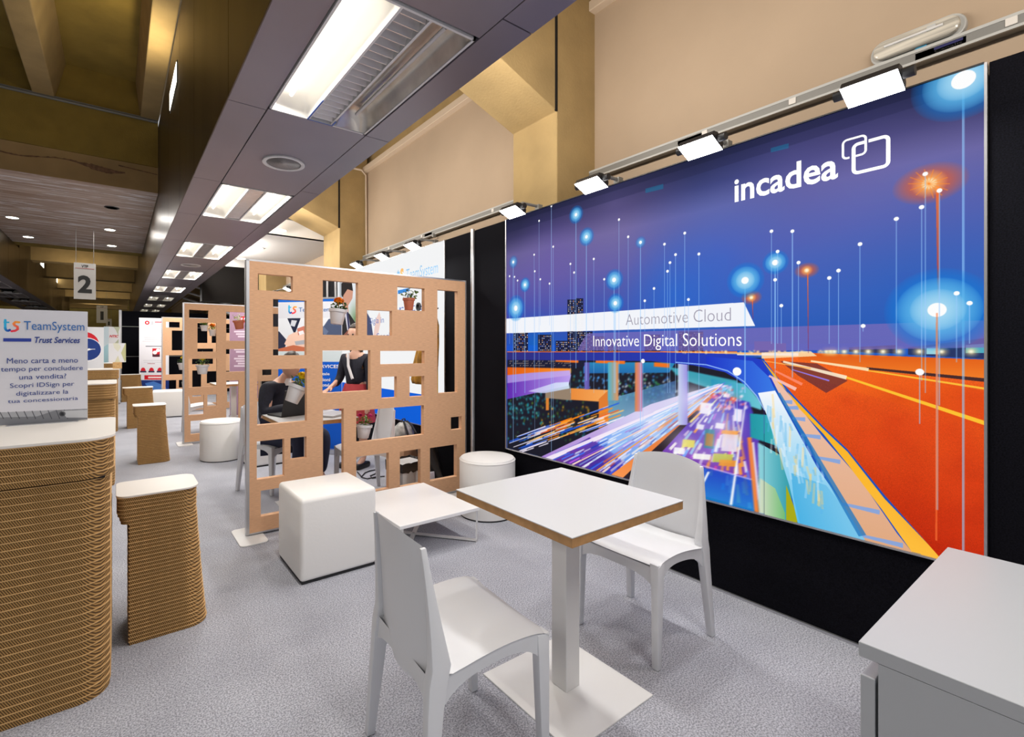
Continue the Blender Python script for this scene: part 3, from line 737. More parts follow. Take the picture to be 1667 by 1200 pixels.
P([(1240, 574), (1320, 572), (1330, 580), (1240, 584)], (255, 220, 170), .9)
P([(1270, 588), (1330, 592), (1380, 620), (1345, 640), (1300, 612)], (60, 30, 60), .6)
for a, b, w_, c in (((1275, 589), (1378, 615), .010, (255, 240, 210)), ((1320, 588), (1414, 602), .008, (255, 235, 190)), ((1252, 612), (1296, 634), .010, (255, 200, 190)), ((1290, 602), (1350, 620), .004, (150, 130, 255)), ((1245, 588), (1320, 600), .004, (255, 180, 90)),
                    ((1262, 604), (1306, 626), .008, (255, 140, 110)), ((1200, 577), (1300, 577), .009, (255, 235, 220)), ((1080, 573), (1240, 576), .006, (255, 190, 110))):
    L(a, b, w_, c, .9, w_ * 1.7)
L((826, 573), (1200, 573), .006, (255, 120, 30), .9)
# sheds and lamps on the horizon
P([(1382, 566), (1458, 562), (1458, 576), (1382, 573)], (40, 48, 92)); P([(1478, 566), (1610, 550), (1610, 585), (1478, 578)], (36, 52, 100)); P([(1508, 566), (1528, 564), (1528, 577), (1508, 577)], (150, 210, 225)); P([(1572, 562), (1602, 560), (1602, 575), (1572, 575)], (80, 170, 190))
for x in (1345, 1352, 1358, 1374, 1393, 1413, 1437, 1463, 1496, 1532, 1580): G((x, 573), .028, (255, 225, 150), .95); G((x, 573), .012, (255, 255, 240), 1)
for _ in range(40): G((rng.uniform(1100, 1340), 573 + rng.uniform(-2, 2)), .012, (255, 220, 170), .8)
# translucent band, white ribbon
P([(956, 543), (1228, 534), (1604, 522), (1604, 566), (1300, 571), (940, 571)], (128, 108, 186), .72)
P([(820, 519.5), (1211, 492.5), (1229.5, 531), (820, 543)], (250, 251, 254), .97)
# orange street lamps
for p, r, yb, wd in (((1512, 300), .11, 560, .010), ((1313, 441), .05, 575, .005), ((1223, 485), .05, 520, .005)):
    L((p[0] + (14 if r > .1 else 2), p[1] + 4), (p[0] + (16 if r > .1 else 3), yb), wd, (255, 120, 40), .85, wd * .4, (120, 30, 90))
    G(p, r * 1.05, (255, 90, 20), .95, .8, r * .75); G(p, r * .5, (255, 210, 120), 1, .9); G(p, r * .22, (255, 255, 230), 1, .6)
    for k in range(14 if r > .1 else 0):
        a = k * PI / 7; q = mur(p); L(p, (p[0] + 34 * math.cos(a), p[1] + 24 * math.sin(a) + 0), .004, (255, 140, 40), .5)
# big glows and data points with their thin stems
for x, y, r, rc, yb in ((1568, 131, .14, .034, 905), (1525, 505, .15, .028, 830), (1213, 457, .085, .018, 640), (1262, 428, .055, .014, 600), (938, 350, .06, .012, 600), (955, 386, .06, .012, 620), (1000, 456, .065, .015, 640),
                        (1002, 494, .06, .014, 640), (836, 427, .05, .012, 720), (855, 464, .055, .012, 640), (840, 502, .10, .022, 640), (1043, 395, .035, .01, 700)):
    L((x, y), (x, yb), .007 if rc > .016 else .006, (150, 205, 255), .6)
    al = .98 if r > .05 else .55
    G((x, y), r * 1.1, (0, 130, 225), al, .55); G((x, y), r * .85, (130, 205, 240), al, .5); G((x, y), r * .55, (190, 225, 245), al * .8, .5); cv.disc((x, y), rc, (255, 255, 255))
for x, y, yb in ((878, 360, 640), (870, 415, 600), (871, 442, 720), (898, 336, 735), (901, 402, 700), (929, 430, 640), (935, 444, 560), (967, 422, 640), (984, 455, 640), (1008, 358, 640), (1023, 386, 560), (1082, 398, 560), (1087, 442, 640),
                 (1091, 428, 640), (1100, 415, 640), (1115, 380, 560), (1138, 414, 640), (1121, 488, 640), (1290, 377, 615), (1256, 377, 560), (1266, 410, 560), (1300, 428, 575), (1350, 453, 560), (1365, 441, 575),
                 (1400, 398, 590), (1459, 357, 575), (1500, 338, 620), (1506, 284, 640), (1529, 311, 660), (1557, 478, 590), (1578, 494, 560), (1047, 588, 720), (1497, 606, 690), (1200, 605, 690), (1262, 456, 620), (1272, 498, 560),
                 (1050, 490, 540), (826 + 4, 450, 560), (838, 451, 560), (843, 457, 560), (880, 455, 530), (895, 462, 530), (1405, 531, 540), (1065, 470, 540)):
    L((x, y), (x, yb), .0055 if (x, y) in ((1290, 377), (898, 336)) else .0032, (160, 205, 255), .58); cv.disc((x, y), .0135 if y in (588, 606, 605) else .0085, (255, 255, 255))
cv.disc((1200, 605), .022, (255, 255, 255)); L((1525, 510), (1524, 880), .006, (255, 120, 60), .6)
for q_ in ((1270, 238), (1066, 304)): P([(q_[0] - 15, q_[1] + 4), (q_[0] + 14, q_[1] - 4), (q_[0] + 14, q_[1] + 4), (q_[0] - 15, q_[1] + 11)], (20, 120, 160), .5)
mural = thing('lightbox_mural', 'huge backlit mural of night motorway light trails with white wordmark', 'mural', (W - .005, (MU0 + .333) / 2, MV0))
def mp_(x, y, z): return (x - (W - .005), y - (MU0 + .333) / 2, z - MV0)
bm = B(); yA, yB, zA, zB = .333, MU0, MV0, MV0 + MH
box(bm, W - .012, W + .05, yA - .008, yA, zA - .006, zB + .002); box(bm, W - .012, W + .05, yB, yB + .008, zA - .006, zB + .002)
box(bm, W - .012, W + .05, yA, yB, zA - .008, zA); bmesh.ops.translate(bm, verts=bm.verts, vec=mp_(0, 0, 0)); obj('frame', bm, M_alu, mural)
bm = B(); box(bm, W - .012, W + .05, yA, yB, zB, zB + .006); bmesh.ops.translate(bm, verts=bm.verts, vec=mp_(0, 0, 0)); obj('top_edge', bm, M_dark, mural)
bm = B(); box(bm, W, W + .05, yA, yB, zA, zB); bmesh.ops.translate(bm, verts=bm.verts, vec=mp_(0, 0, 0)); obj('light_case', bm, M_dark, mural)
M_mural = print_mat('mural_print', cv, 0.98)
sheet('print', M_mural, mural, mp_(W - .003, MU0, MV0), (0, -1, 0), (0, 0, 1), MW, MH)
M_ltr = mat('backlit_white', (.1, .1, .1), .8, emit=(1, 1, 1), es=.98)
M_ltrg = mat('backlit_grey', (.2, .2, .25), .5, emit=(.10, .095, .14), es=.9)
o_ = mp_(W - .004, 0, 0); U_, V_ = (0, -1, 0), (0, 0, 1)
text('lettering', 'incadea', M_ltr, mural, o_, U_, V_, -1.236, -.786, 2.084, 2.211, bold=.02, label='white wordmark incadea')
text('lettering', 'Automotive Cloud', M_ltrg, mural, o_, U_, V_, -1.905, -1.254, 1.463, 1.533, bold=-.012, label='thin grey lettering on the white ribbon')
text('lettering', 'Innovative Digital Solutions', M_ltr, mural, o_, U_, V_, -2.165, -1.200, 1.305, 1.402, bold=-.006, label='white lettering under the ribbon')
def ring(x0, x1, y0, y1, r, t, gaps):       # rounded square outline in mural coordinates, with gaps where the two squares interlace
    out = rrect(x0, x1, y0, y1, r, 6); inn = rrect(x0 + t, x1 - t, y0 + t, y1 - t, max(r - t, .003), 6)
    bm = B()
    n = len(out)
    for i in range(n):
        j = (i + 1) % n
        steps = 12 if math.hypot(out[j][0] - out[i][0], out[j][1] - out[i][1]) > .03 else 1
        for k in range(steps):
            f0, f1 = k / steps, (k + 1) / steps
            qd = [tuple(out[i][c] + (out[j][c] - out[i][c]) * f0 for c in (0, 1)), tuple(out[i][c] + (out[j][c] - out[i][c]) * f1 for c in (0, 1)),
                  tuple(inn[i][c] + (inn[j][c] - inn[i][c]) * f1 for c in (0, 1)), tuple(inn[i][c] + (inn[j][c] - inn[i][c]) * f0 for c in (0, 1))]
            cx = sum(p[0] for p in qd) / 4; cy = sum(p[1] for p in qd) / 4
            if any(g[0] < cx < g[1] and g[2] < cy < g[3] for g in gaps): continue
            bm.faces.new([bm.verts.new((o_[0] - .002, o_[1] - p[0], o_[2] + p[1])) for p in qd])
    return bm
# the ring of two interlocked rounded squares beside the wordmark
obj('emblem', ring(-.772, -.682, 2.160, 2.250, .020, .009, [(-.745, -.722, 2.14, 2.178)]), M_ltr, mural)
obj('emblem', ring(-.736, -.604, 2.082, 2.222, .024, .014, [(-.694, -.676, 2.20, 2.24)]), M_ltr, mural)

# ================================================================== SECOND LIGHTBOX (white, blue foot) in the next booth
LU0, LV0, LW_, LH = 6.86, 0.492, 2.852, 1.893
def lb_(p):
    a = wall(p[0], p[1], X=W); return (LU0 - a[1], a[2] - LV0)
c2 = Canvas(LW_, LH, 360, (250, 251, 252)); P, L, G = c2.poly, c2.line, c2.glow
def R(x0, x1, y0, y1, c, a=1.0): P([(x0, y0), (x1, y0), (x1, y1), (x0, y1)], c, a)
R(0, LW_, 0, .328, (8, 96, 220))
c2.map = lb_
# window light, seated man in a dark suit
P([(553, 450), (600, 446), (600, 560), (553, 560)], (236, 240, 244)); P([(553, 456), (560, 456), (560, 545), (553, 545)], (170, 175, 180), .8)
G((578, 520), .35, (90, 130, 70), .8)
P([(556, 470), (558, 461), (564, 457), (573, 461), (575, 474), (574, 486), (567, 498), (559, 498)], (218, 160, 135))
P([(556, 480), (556, 462), (563, 456), (573, 459), (575, 474), (566, 471), (560, 480), (558, 486)], (42, 36, 36))
P([(559, 496), (567, 496), (568, 512), (560, 514)], (210, 150, 125))
P([(553, 500), (560, 502), (570, 512), (582, 530), (586, 570), (553, 570)], (46, 44, 46))
P([(560, 502), (566, 504), (572, 540), (567, 545)], (225, 222, 235)); P([(564, 508), (567, 508), (571, 540), (568, 544)], (60, 60, 95))
P([(560, 545), (570, 534), (580, 546), (576, 556), (560, 556)], (150, 95, 80))
P([(590, 560), (597, 508), (604, 520), (608, 548), (606, 570)], (74, 82, 116))
P([(608, 548), (612, 520), (618, 508), (621, 520), (615, 548)], (244, 208, 196), .9)
P([(648, 473), (667, 469), (667, 474), (648, 479)], (50, 140, 225))
c2.map = lambda p: p
mlb = thing('white_lightbox', 'large glowing white lightbox with a blue foot behind the cardboard screen', 'light box', (W - .005, 5.4, LV0))
def ml_(x, y, z): return (x - (W - .005), y - 5.4, z - LV0)
bm = B(); y0, y1 = LU0 - LW_, LU0
box(bm, W - .01, W + .05, y0 - .008, y0, LV0 - .006, LV0 + LH); box(bm, W - .01, W + .05, y1, y1 + .008, LV0 - .006, LV0 + LH)
box(bm, W - .01, W + .05, y0, y1, LV0 - .008, LV0); box(bm, W - .01, W + .05, y0, y1, LV0 + LH, LV0 + LH + .004)
bmesh.ops.translate(bm, verts=bm.verts, vec=ml_(0, 0, 0)); obj('frame', bm, M_alu, mlb)
bm = B(); box(bm, W, W + .05, y0, y1, LV0, LV0 + LH); bmesh.ops.translate(bm, verts=bm.verts, vec=ml_(0, 0, 0)); obj('light_case', bm, M_dark, mlb)
sheet('print', print_mat('lightbox_print', c2, .93), mlb, ml_(W - .003, LU0, LV0), (0, -1, 0), (0, 0, 1), LW_, LH)
M_lb = mat('backlit_blue', (.02, .05, .1), .8, emit=(.24, .52, .78), es=.9)
M_ldk = mat('backlit_navy', (.01, .02, .05), .8, emit=(.10, .16, .50), es=.8)
M_lor = mat('backlit_orange', (.1, .05, .02), .8, emit=(.95, .50, .12), es=.9)
o2 = ml_(W - .004, 0, 0)
text('lettering', 'TeamSystem', M_lb, mlb, o2, U_, V_, -4.79, -4.13, 2.04, 2.20, bold=-.004, label='pale blue wordmark TeamSystem')
for s, xx, m_ in (('t', -5.02, M_lb), ('s', -4.93, M_lor)):
    text('emblem', s, m_, mlb, o2, U_, V_, xx, xx + .08, 2.08, 2.225, bold=.03)
text('lettering', 'Sigla in', M_ldk, mlb, o2, U_, V_, -5.75, -5.35, 1.60, 1.70)
text('lettering', 'Scegli', M_ldk, mlb, o2, U_, V_, -5.55, -5.15, 1.40, 1.50)
text('lettering', 'e\nrete', M_ldk, mlb, o2, U_, V_, -4.95, -4.45, 1.72, 1.92)
bm = B(); lathe(bm, [(.045, 0), (.028, .0), (.028, .015), (.045, .015), (.045, 0)], 20); rg = obj('cable_ring', bm, M_dark, None, loc=(W - .01, 4.50, 1.76), rot=(0, -PI / 2, 0))
tag(rg, 'small dark coiled ring hanging on the white lightbox', 'coil')
bm = B(); tube(bm, [(W, 4.13, 1.72), (W - .03, 4.13, 1.71), (W - .05, 4.13, 1.74)], .008); hk = obj('coat_hook', bm, M_dark, None); tag(hk, 'small black coat hook on the white lightbox above the mustard coat', 'hook')

# ================================================================== FURNITURE
def cafe_table(loc, label, s=1.0):
    t = thing('cafe_table', label, 'table', loc, 0, 'white square tables with kraft edges')
    bm = B(); a = .308
    box(bm, -a, a, -a, a, .742, .745); obj('tabletop', bm, M_laminate, t)
    bm = B(); box(bm, -a + .002, a - .002, -a + .002, a - .002, .712, .7419); obj('edge_band', bm, M_kraft_edge, t)
    bm = B(); box(bm, -.038, .038, -.038, .038, .006, .712); obj('column', bm, M_whitepaint, t, bevel=.003)
    bm = B(); box(bm, -.14, .14, -.14, .14, .700, .712); obj('top_plate', bm, M_whitepaint, t)
    bm = B(); box(bm, -.225, .225, -.235, .235, 0, .006); obj('base_plate', bm, M_whitepaint, t, bevel=.001, seg=1)
    return t
cafe_table((1.425, 1.302, 0), 'white square cafe table with cardboard-brown edge in the foreground')
tb2 = cafe_table((1.32, 4.06, 0), 'white kraft-edged table behind the cardboard screen, under the laptop')
tb3 = cafe_table((1.55, 8.6, 0), 'white kraft-edged table behind the second cardboard screen')

def chair(loc, rz, label):                  # one-piece polypropylene chair, faces +X
    t = thing('stacking_chair', label, 'chair', loc, rz, 'white moulded plastic chairs')
    def seat_z(u): return .432 + .018 * math.sin((u - .25) * PI * 1.15) - .030 * max(0, u - .86) ** 1 * 4 * .35 - .012 * (1 - u) * 0
    bm = B()
    def top(u, v):
        x = -.185 + .397 * u; hw = .211 + .010 * u
        y = (v - .5) * 2 * hw
        z = seat_z(u) - .014 * (1 - (2 * v - 1) ** 2) * (1 - u * .5) + .02 * max(0, .12 - u) / .12
        if u > .93: z -= .008 * ((u - .93) / .07) ** 2
        e = abs(2 * v - 1)
        if e > .9: z -= .006 * ((e - .9) / .1) ** 2
        return (x, y, z)
    grid(bm, top, 16, 12)
    bmesh.ops.solidify(bm, geom=bm.faces[:], thickness=-.012)
    obj('seat', bm, M_plastic, t, smooth='all')
    # apron: side and front skirts that arch down into the legs
    bm = B()
    for s in (-1, 1):
        def side(u, v):
            x = -.185 + .395 * u; y = s * (.2055 + .012 * u)
            dep = .040 + .075 * (abs(2 * u - 1) ** 4)
            return (x, y - s * .004 * v, seat_z(u) - .009 - dep * v)
        def side2(u, v):
            p = side(u, v); return (p[0], p[1] - s * .012, p[2])
        grid(bm, side, 16, 3); grid(bm, side2, 16, 3)
        for f in (side,):
            bmv = [bm.verts.new(side(i / 16, 1)) for i in range(17)], [bm.verts.new(side2(i / 16, 1)) for i in range(17)]
            for i in range(16): bm.faces.new((bmv[0][i], bmv[0][i + 1], bmv[1][i + 1], bmv[1][i]))
    for k, x in ((1, .21), (0, -.183)):
        def fr(u, v):
            y = (u - .5) * 2 * .21
            dep = .045 + .055 * (abs(2 * u - 1) ** 4)
            return (x - .004 * v - .003, y, seat_z(1 if k else 0) - .016 * k - .005 - dep * v)
        def fr2(u, v):
            p = fr(u, v); return (p[0] - .012, p[1], p[2])
        grid(bm, fr, 12, 2); grid(bm, fr2, 12, 2)
        a_ = [bm.verts.new(fr(i / 12, 1)) for i in range(13)]; b_ = [bm.verts.new(fr2(i / 12, 1)) for i in range(13)]
        for i in range(12): bm.faces.new((a_[i], a_[i + 1], b_[i + 1], b_[i]))
    obj('apron', bm, M_plastic, t, smooth=True)
    for sx, sy in ((1, 1), (1, -1), (-1, 1), (-1, -1)):
        bm = B()
        if sx > 0:
            X0, X1, fx, fy = .165, .212, .20, .205
            yo, yi = .219, .178
            pts = [(.43, X0, X1, yi, yo), (.36, X0 + .004, X1, yi + .006, yo), (.0, fx - .015, fx + .013, fy - .016, fy + .013)]
        else:
            X0, X1, fx, fy = -.222, -.165, -.215, .215
            yo, yi = .212, .170
            pts = []
            for i in range(10, -1, -1):      # runs up the edge of the backrest and thins out
                v = .22 + .72 * i / 10
                hwv = .206 - .036 * ((v - .2) / .8) ** 1.3; zc = .345 + .450 * v
                xc = -.190 - .018 * v - .032 * v ** 2 + .030 - .012 * (1 - v); k_ = 1 - i / 10
                pts.append((zc, xc - .012 - .012 * k_, xc + .006 + .030 * k_ ** 2, hwv - .008 - .022 * k_ ** 2, hwv + .006))
            pts += [(.40, -.208, -.150, .172, .213), (.33, -.213, -.163, .180, .214), (.0, fx - .015, fx + .013, fy - .016, fy + .013)]
        rings = []
        for z, xa, xb, ya, yb in pts:
            rings.append([bm.verts.new((x_, sy * y_, z)) for x_, y_ in ((xa, ya), (xb, ya), (xb, yb), (xa, yb))])
        for a_, b_ in zip(rings, rings[1:]):
            for i in range(4): bm.faces.new((a_[i], a_[(i + 1) % 4], b_[(i + 1) % 4], b_[i]))
        bm.faces.new(rings[0]); bm.faces.new(rings[-1][::-1])
        lg = obj('leg', bm, M_plastic, t, smooth=True, bevel=.004)
        bm = B(); box(bm, fx - .013, fx + .011, min(sy * (fy - .014), sy * (fy + .012)), max(sy * (fy - .014), sy * (fy + .012)), -.0, .004)
        obj('foot_pad', bm, M_dark, lg)
    bm = B()
    def back(u, v):                          # u across, v up
        z = .345 + .450 * v
        hw = (.206 - .036 * ((v - .12) / .88) ** 1.3) if v > .12 else .12 + .086 * math.sin(v / .12 * PI / 2)
        y = (u - .5) * 2 * hw
        q = 2 * u - 1
        x = -.190 - .018 * v - .032 * v ** 2 + .030 * q * q - .012 * (1 - v)
        z -= .022 * max(0, v - .9) / .1 * q * q
        return (x, y, z)
    grid(bm, back, 16, 20)
    bmesh.ops.solidify(bm, geom=bm.faces[:], thickness=.011)
    obj('backrest', bm, M_plastic, t, smooth='all')
    for s in (-1, 1):                       # the rear legs run on up the edges of the back
        bm = B(); rings = []
        for i in range(12):
            v = .0 + i / 11 * .98
            v2 = .16 + v * .84
            p = back(1 if s > 0 else 0, v2); wd = .013 * (1 - .55 * v); dp = .030 * (1 - v) + .012
            rings.append([bm.verts.new((p[0] + a_ , p[1] + b_, p[2])) for a_, b_ in ((-dp * .2 - .008, -wd), (dp, -wd), (dp, wd * .6), (-dp * .2 - .008, wd * .6))])
        for a_, b_ in zip(rings, rings[1:]):
            for i in range(4): bm.faces.new((a_[i], a_[(i + 1) % 4], b_[(i + 1) % 4], b_[i]))
        bm.faces.new(rings[0][::-1]); bm.faces.new(rings[-1])
        bm.free()
    return t
ch1 = chair((.905, 1.305, 0), math.radians(-4), 'white plastic chair in the foreground with its back to the viewer')
dup(ch1, (2.0, 1.353, 0), math.radians(180), 'white plastic chair against the mural, across the near table')
dup(ch1, (1.80, 4.02, 0), math.radians(176), 'white plastic chair behind the cardboard screen, beside the waste bin')
dup(ch1, (1.20, 4.77, 0), math.radians(-60), 'white plastic chair under the seated person')
dup(ch1, (1.05, 8.55, 0), math.radians(0), 'left white plastic chair at the table behind the second screen')
dup(ch1, (2.05, 8.65, 0), math.radians(175), 'right white plastic chair at the table behind the second screen')

def cube(loc, sx, sy, h, label, rz=0):
    t = thing('cube_ottoman', label, 'ottoman', loc, rz, 'white cube ottomans')
    bm = B(); box(bm, -sx / 2, sx / 2, -sy / 2, sy / 2, .012, h); obj('cover', bm, M_leather, t, bevel=.024, seg=4, smooth=True)
    bm = B()
    for a, b, c, d in ((-1, -1, 1, -1), (1, -1, 1, 1), (1, 1, -1, 1), (-1, 1, -1, -1)):
        tube(bm, [(a * (sx / 2 - .012), b * (sy / 2 - .012), h - .012), (c * (sx / 2 - .012), d * (sy / 2 - .012), h - .012)], .005, 6)
    obj('piping', bm, M_leather, t, smooth=True)
    bm = B(); box(bm, -sx / 2 + .01, sx / 2 - .01, -sy / 2 + .01, sy / 2 - .01, 0, .013); obj('base', bm, M_dark, t)
    return t
cube((1.055, 2.925, 0), .46, .46, .475, 'large white cube ottoman in front of the cardboard screen')
cube((1.40, 5.88, 0), .46, .46, .475, 'white cube ottoman between the two cardboard screens', .05)
cube((.80, 10.9, 0), .50, .52, .50, 'distant white cube ottoman left of the second screen', -.08)
def drum(loc, rx, ry, h, label, rz=0):
    t = thing('round_ottoman', label, 'ottoman', loc, rz, 'round white ottomans')
    k = 1
    bm = B(); lathe(bm, [(1 * .985, .012), (1, .05), (1, h - .04), (.985, h - .018), (.95, h - .004), (.6, h + .004), (.0005, h + .006)], 56, rx, ry)
    obj('cover', bm, M_leather, t, smooth=True)
    bm = B(); pts = [(rx * .992 * math.cos(a), ry * .992 * math.sin(a), h - .02) for a in np.linspace(0, 2 * PI, 49)]
    tube(bm, pts, .004, 6); obj('piping', bm, M_leather, t, smooth=True)
    bm = B(); lathe(bm, [(.975, 0), (.975, .013)], 40, rx, ry); obj('base', bm, M_dark, t)
    return t
drum((2.40, 3.02, 0), .222, .222, .455, 'round white ottoman by the black wall at the right end of the screen')
drum((1.02, 6.36, 0), .235, .235, .46, 'round white ottoman standing in the aisle before the second screen')

def coffee(loc, label):
    t = thing('coffee_table', label, 'coffee table', loc, 0, 'low white coffee tables with crossed legs')
    X, Y, h = .305, .37, .235
    bm = B(); box(bm, -X, X, -Y, Y, h - .022, h); obj('tabletop', bm, mat('gloss_white_laminate', (.86, .86, .86), .3), t, bevel=.002, seg=1)
    for s in (-1, 1):                       # two flat-bar frames crossing on the floor
        bm = B()
        a = Vector((X - .012, s * (Y - .012), 0)); b = Vector((-X + .012, -s * (Y - .012), 0))
        d = (b - a).normalized(); n = Vector((-d.y, d.x, 0)) * .016
        z = 0.0 if s > 0 else .007
        hexa(bm, [a - n, b - n, b + n, a + n], [p + Vector((0, 0, .007)) for p in (a - n, b - n, b + n, a + n)])
        bmesh.ops.translate(bm, verts=bm.verts, vec=(0, 0, z))
        for p in (a, b):
            q = p + d * (.006 if p is a else -.006)
            hexa(bm, [p - n, q - n, q + n, p + n], [v + Vector((0, 0, h - .022)) for v in (p - n, q - n, q + n, p + n)])
        obj('leg_frame', bm, M_whitepaint, t)
    bm = B(); lathe(bm, [(.009, .013), (.009, .017), (.0005, .018)], 12); obj('bolt', bm, M_alu, t)
    return t
ct = coffee((1.70, 2.975, 0), 'low white coffee table between the two near ottomans')
dup(ct, (1.72, 6.85, 0), 0, 'low white coffee table between the two cardboard screens')

# white cabinet at the lower right
cb = thing('cabinet', 'pale grey-white low cabinet at the bottom right corner', 'cabinet', (1.55, -.05, 0))
bm = B(); box(bm, -.38, .38, -.75, .365, .722, .75); obj('top', bm, M_cabinet, cb, bevel=.001, seg=1)
bm = B(); box(bm, -.38, -.362, -.75, .335, 0, .7215); obj('side_panel', bm, M_cabinet, cb)
bm = B(); box(bm, .362, .38, -.75, .335, 0, .7215); obj('side_panel', bm, M_cabinet, cb)
bm = B(); box(bm, -.362, .362, -.74, .33, .04, .06); box(bm, -.362, .362, -.75, -.73, .06, .72); obj('carcass', bm, M_cabinet, cb)
bm = B(); box(bm, -.38, -.002, .340, .362, .02, .688); dr = obj('door', bm, M_cabinet, cb, bevel=.001, seg=1)
bm = B(); box(bm, .002, .38, .340, .362, .02, .688); obj('door', bm, M_cabinet, cb, bevel=.001, seg=1)

# ================================================================== PERFORATED CARDBOARD SCREENS
def perforated(bm, x0, x1, z0, z1, holes, ya, yb):
    xs = sorted({round(v, 4) for v in [x0, x1] + [h[0] for h in holes] + [h[1] for h in holes]})
    zs = sorted({round(v, 4) for v in [z0, z1] + [h[2] for h in holes] + [h[3] for h in holes]})
    def solid(i, j):
        if i < 0 or j < 0 or i >= len(xs) - 1 or j >= len(zs) - 1: return False
        cx, cz = (xs[i] + xs[i + 1]) / 2, (zs[j] + zs[j + 1]) / 2
        return not any(h[0] < cx < h[1] and h[2] < cz < h[3] for h in holes)
    def q(*p): bm.faces.new([bm.verts.new(v) for v in p])
    for i in range(len(xs) - 1):
        for j in range(len(zs) - 1):
            if not solid(i, j): continue
            a, b, c, d = xs[i], xs[i + 1], zs[j], zs[j + 1]
            q((a, ya, c), (b, ya, c), (b, ya, d), (a, ya, d)); q((b, yb, c), (a, yb, c), (a, yb, d), (b, yb, d))
            if not solid(i - 1, j): q((a, ya, c), (a, ya, d), (a, yb, d), (a, yb, c))
            if not solid(i + 1, j): q((b, ya, c), (b, yb, c), (b, yb, d), (b, ya, d))
            if not solid(i, j - 1): q((a, ya, c), (a, yb, c), (b, yb, c), (b, ya, c))
            if not solid(i, j + 1): q((a, ya, d), (b, ya, d), (b, yb, d), (a, yb, d))
PY = 3.60
HP = [(420, 476.5, 447.5, 474), (444.5, 498.8, 488, 578.5), (525.5, 582.8, 458, 545.5), (597.5, 638.3, 505.3, 546), (646.8, 691, 468, 505.5), (712, 745, 473, 639.5),
      (418.8, 499.5, 601, 689), (525, 603, 570.5, 638), (619, 691, 571.3, 592.5), (621, 646, 613.4, 647.8), (666.8, 690.5, 612.5, 645.5), (525.8, 559.5, 666.3, 782),
      (580, 690, 664.2, 714), (734, 751.6, 678.5, 699.5), (418, 462.7, 716.5, 778), (473, 499, 712, 747), (424.5, 500, 793, 834), (580, 633, 740.5, 800), (651, 684.7, 733, 790), (700, 743.7, 726.4, 779.5)]
HOLES = []
for x0, x1, y0, y1 in HP:
    a, b = wall(x0, (y0 + y1) / 2, Y=PY), wall(x1, (y0 + y1) / 2, Y=PY)
    xm = (x0 + x1) / 2
    HOLES.append((a[0] - .742, b[0] - .742, wall(xm, y1, Y=PY)[2], wall(xm, y0, Y=PY)[2]))
def screen(loc, label):
    t = thing('cardboard_screen', label, 'screen', loc, 0, 'cardboard room dividers with rectangular holes')
    L_ = 1.86
    bm = B(); perforated(bm, .008, L_, .025, 1.925, HOLES, 0, .048); obj('panel', bm, M_kraft, t)
    bm = B(); box(bm, -.012, .008, .0, .05, .02, 1.935); obj('edge_profile', bm, M_alu, t)
    bm = B(); box(bm, L_, L_ + .014, .0, .05, .02, 1.935); obj('edge_profile', bm, M_alu, t)
    bm = B(); box(bm, -.012, L_ + .014, .0, .05, 1.925, 1.937); obj('top_profile', bm, M_alu, t)
    bm = B(); box(bm, .008, L_, .0, .05, .014, .025); obj('bottom_profile', bm, M_alu, t)
    for x in (.0, L_ - .1):
        bm = B(); prism(bm, rrect(x - .08, x + .10, -.165, .19, .035, 5), .0, .008); ft = obj('foot_plate', bm, M_whitepaint, t, bevel=.002, seg=1)
        bm = B(); lathe(bm, [(.016, .008), (.016, .03), (.010, .032), (.010, .10)], 12, c=(x, .025, 0)); obj('spigot', bm, M_alu, ft)
    return t
sc = screen((.742, PY, 0), 'nearest cardboard screen with rectangular holes, potted flowers hanging in it')
dup(sc, (.742, 7.58, 0), 0, 'second cardboard screen, further down the aisle behind the oval ottoman')
dup(sc, (.742, 11.4, 0), 0, 'farthest cardboard screen, beside the white roll-up banner')

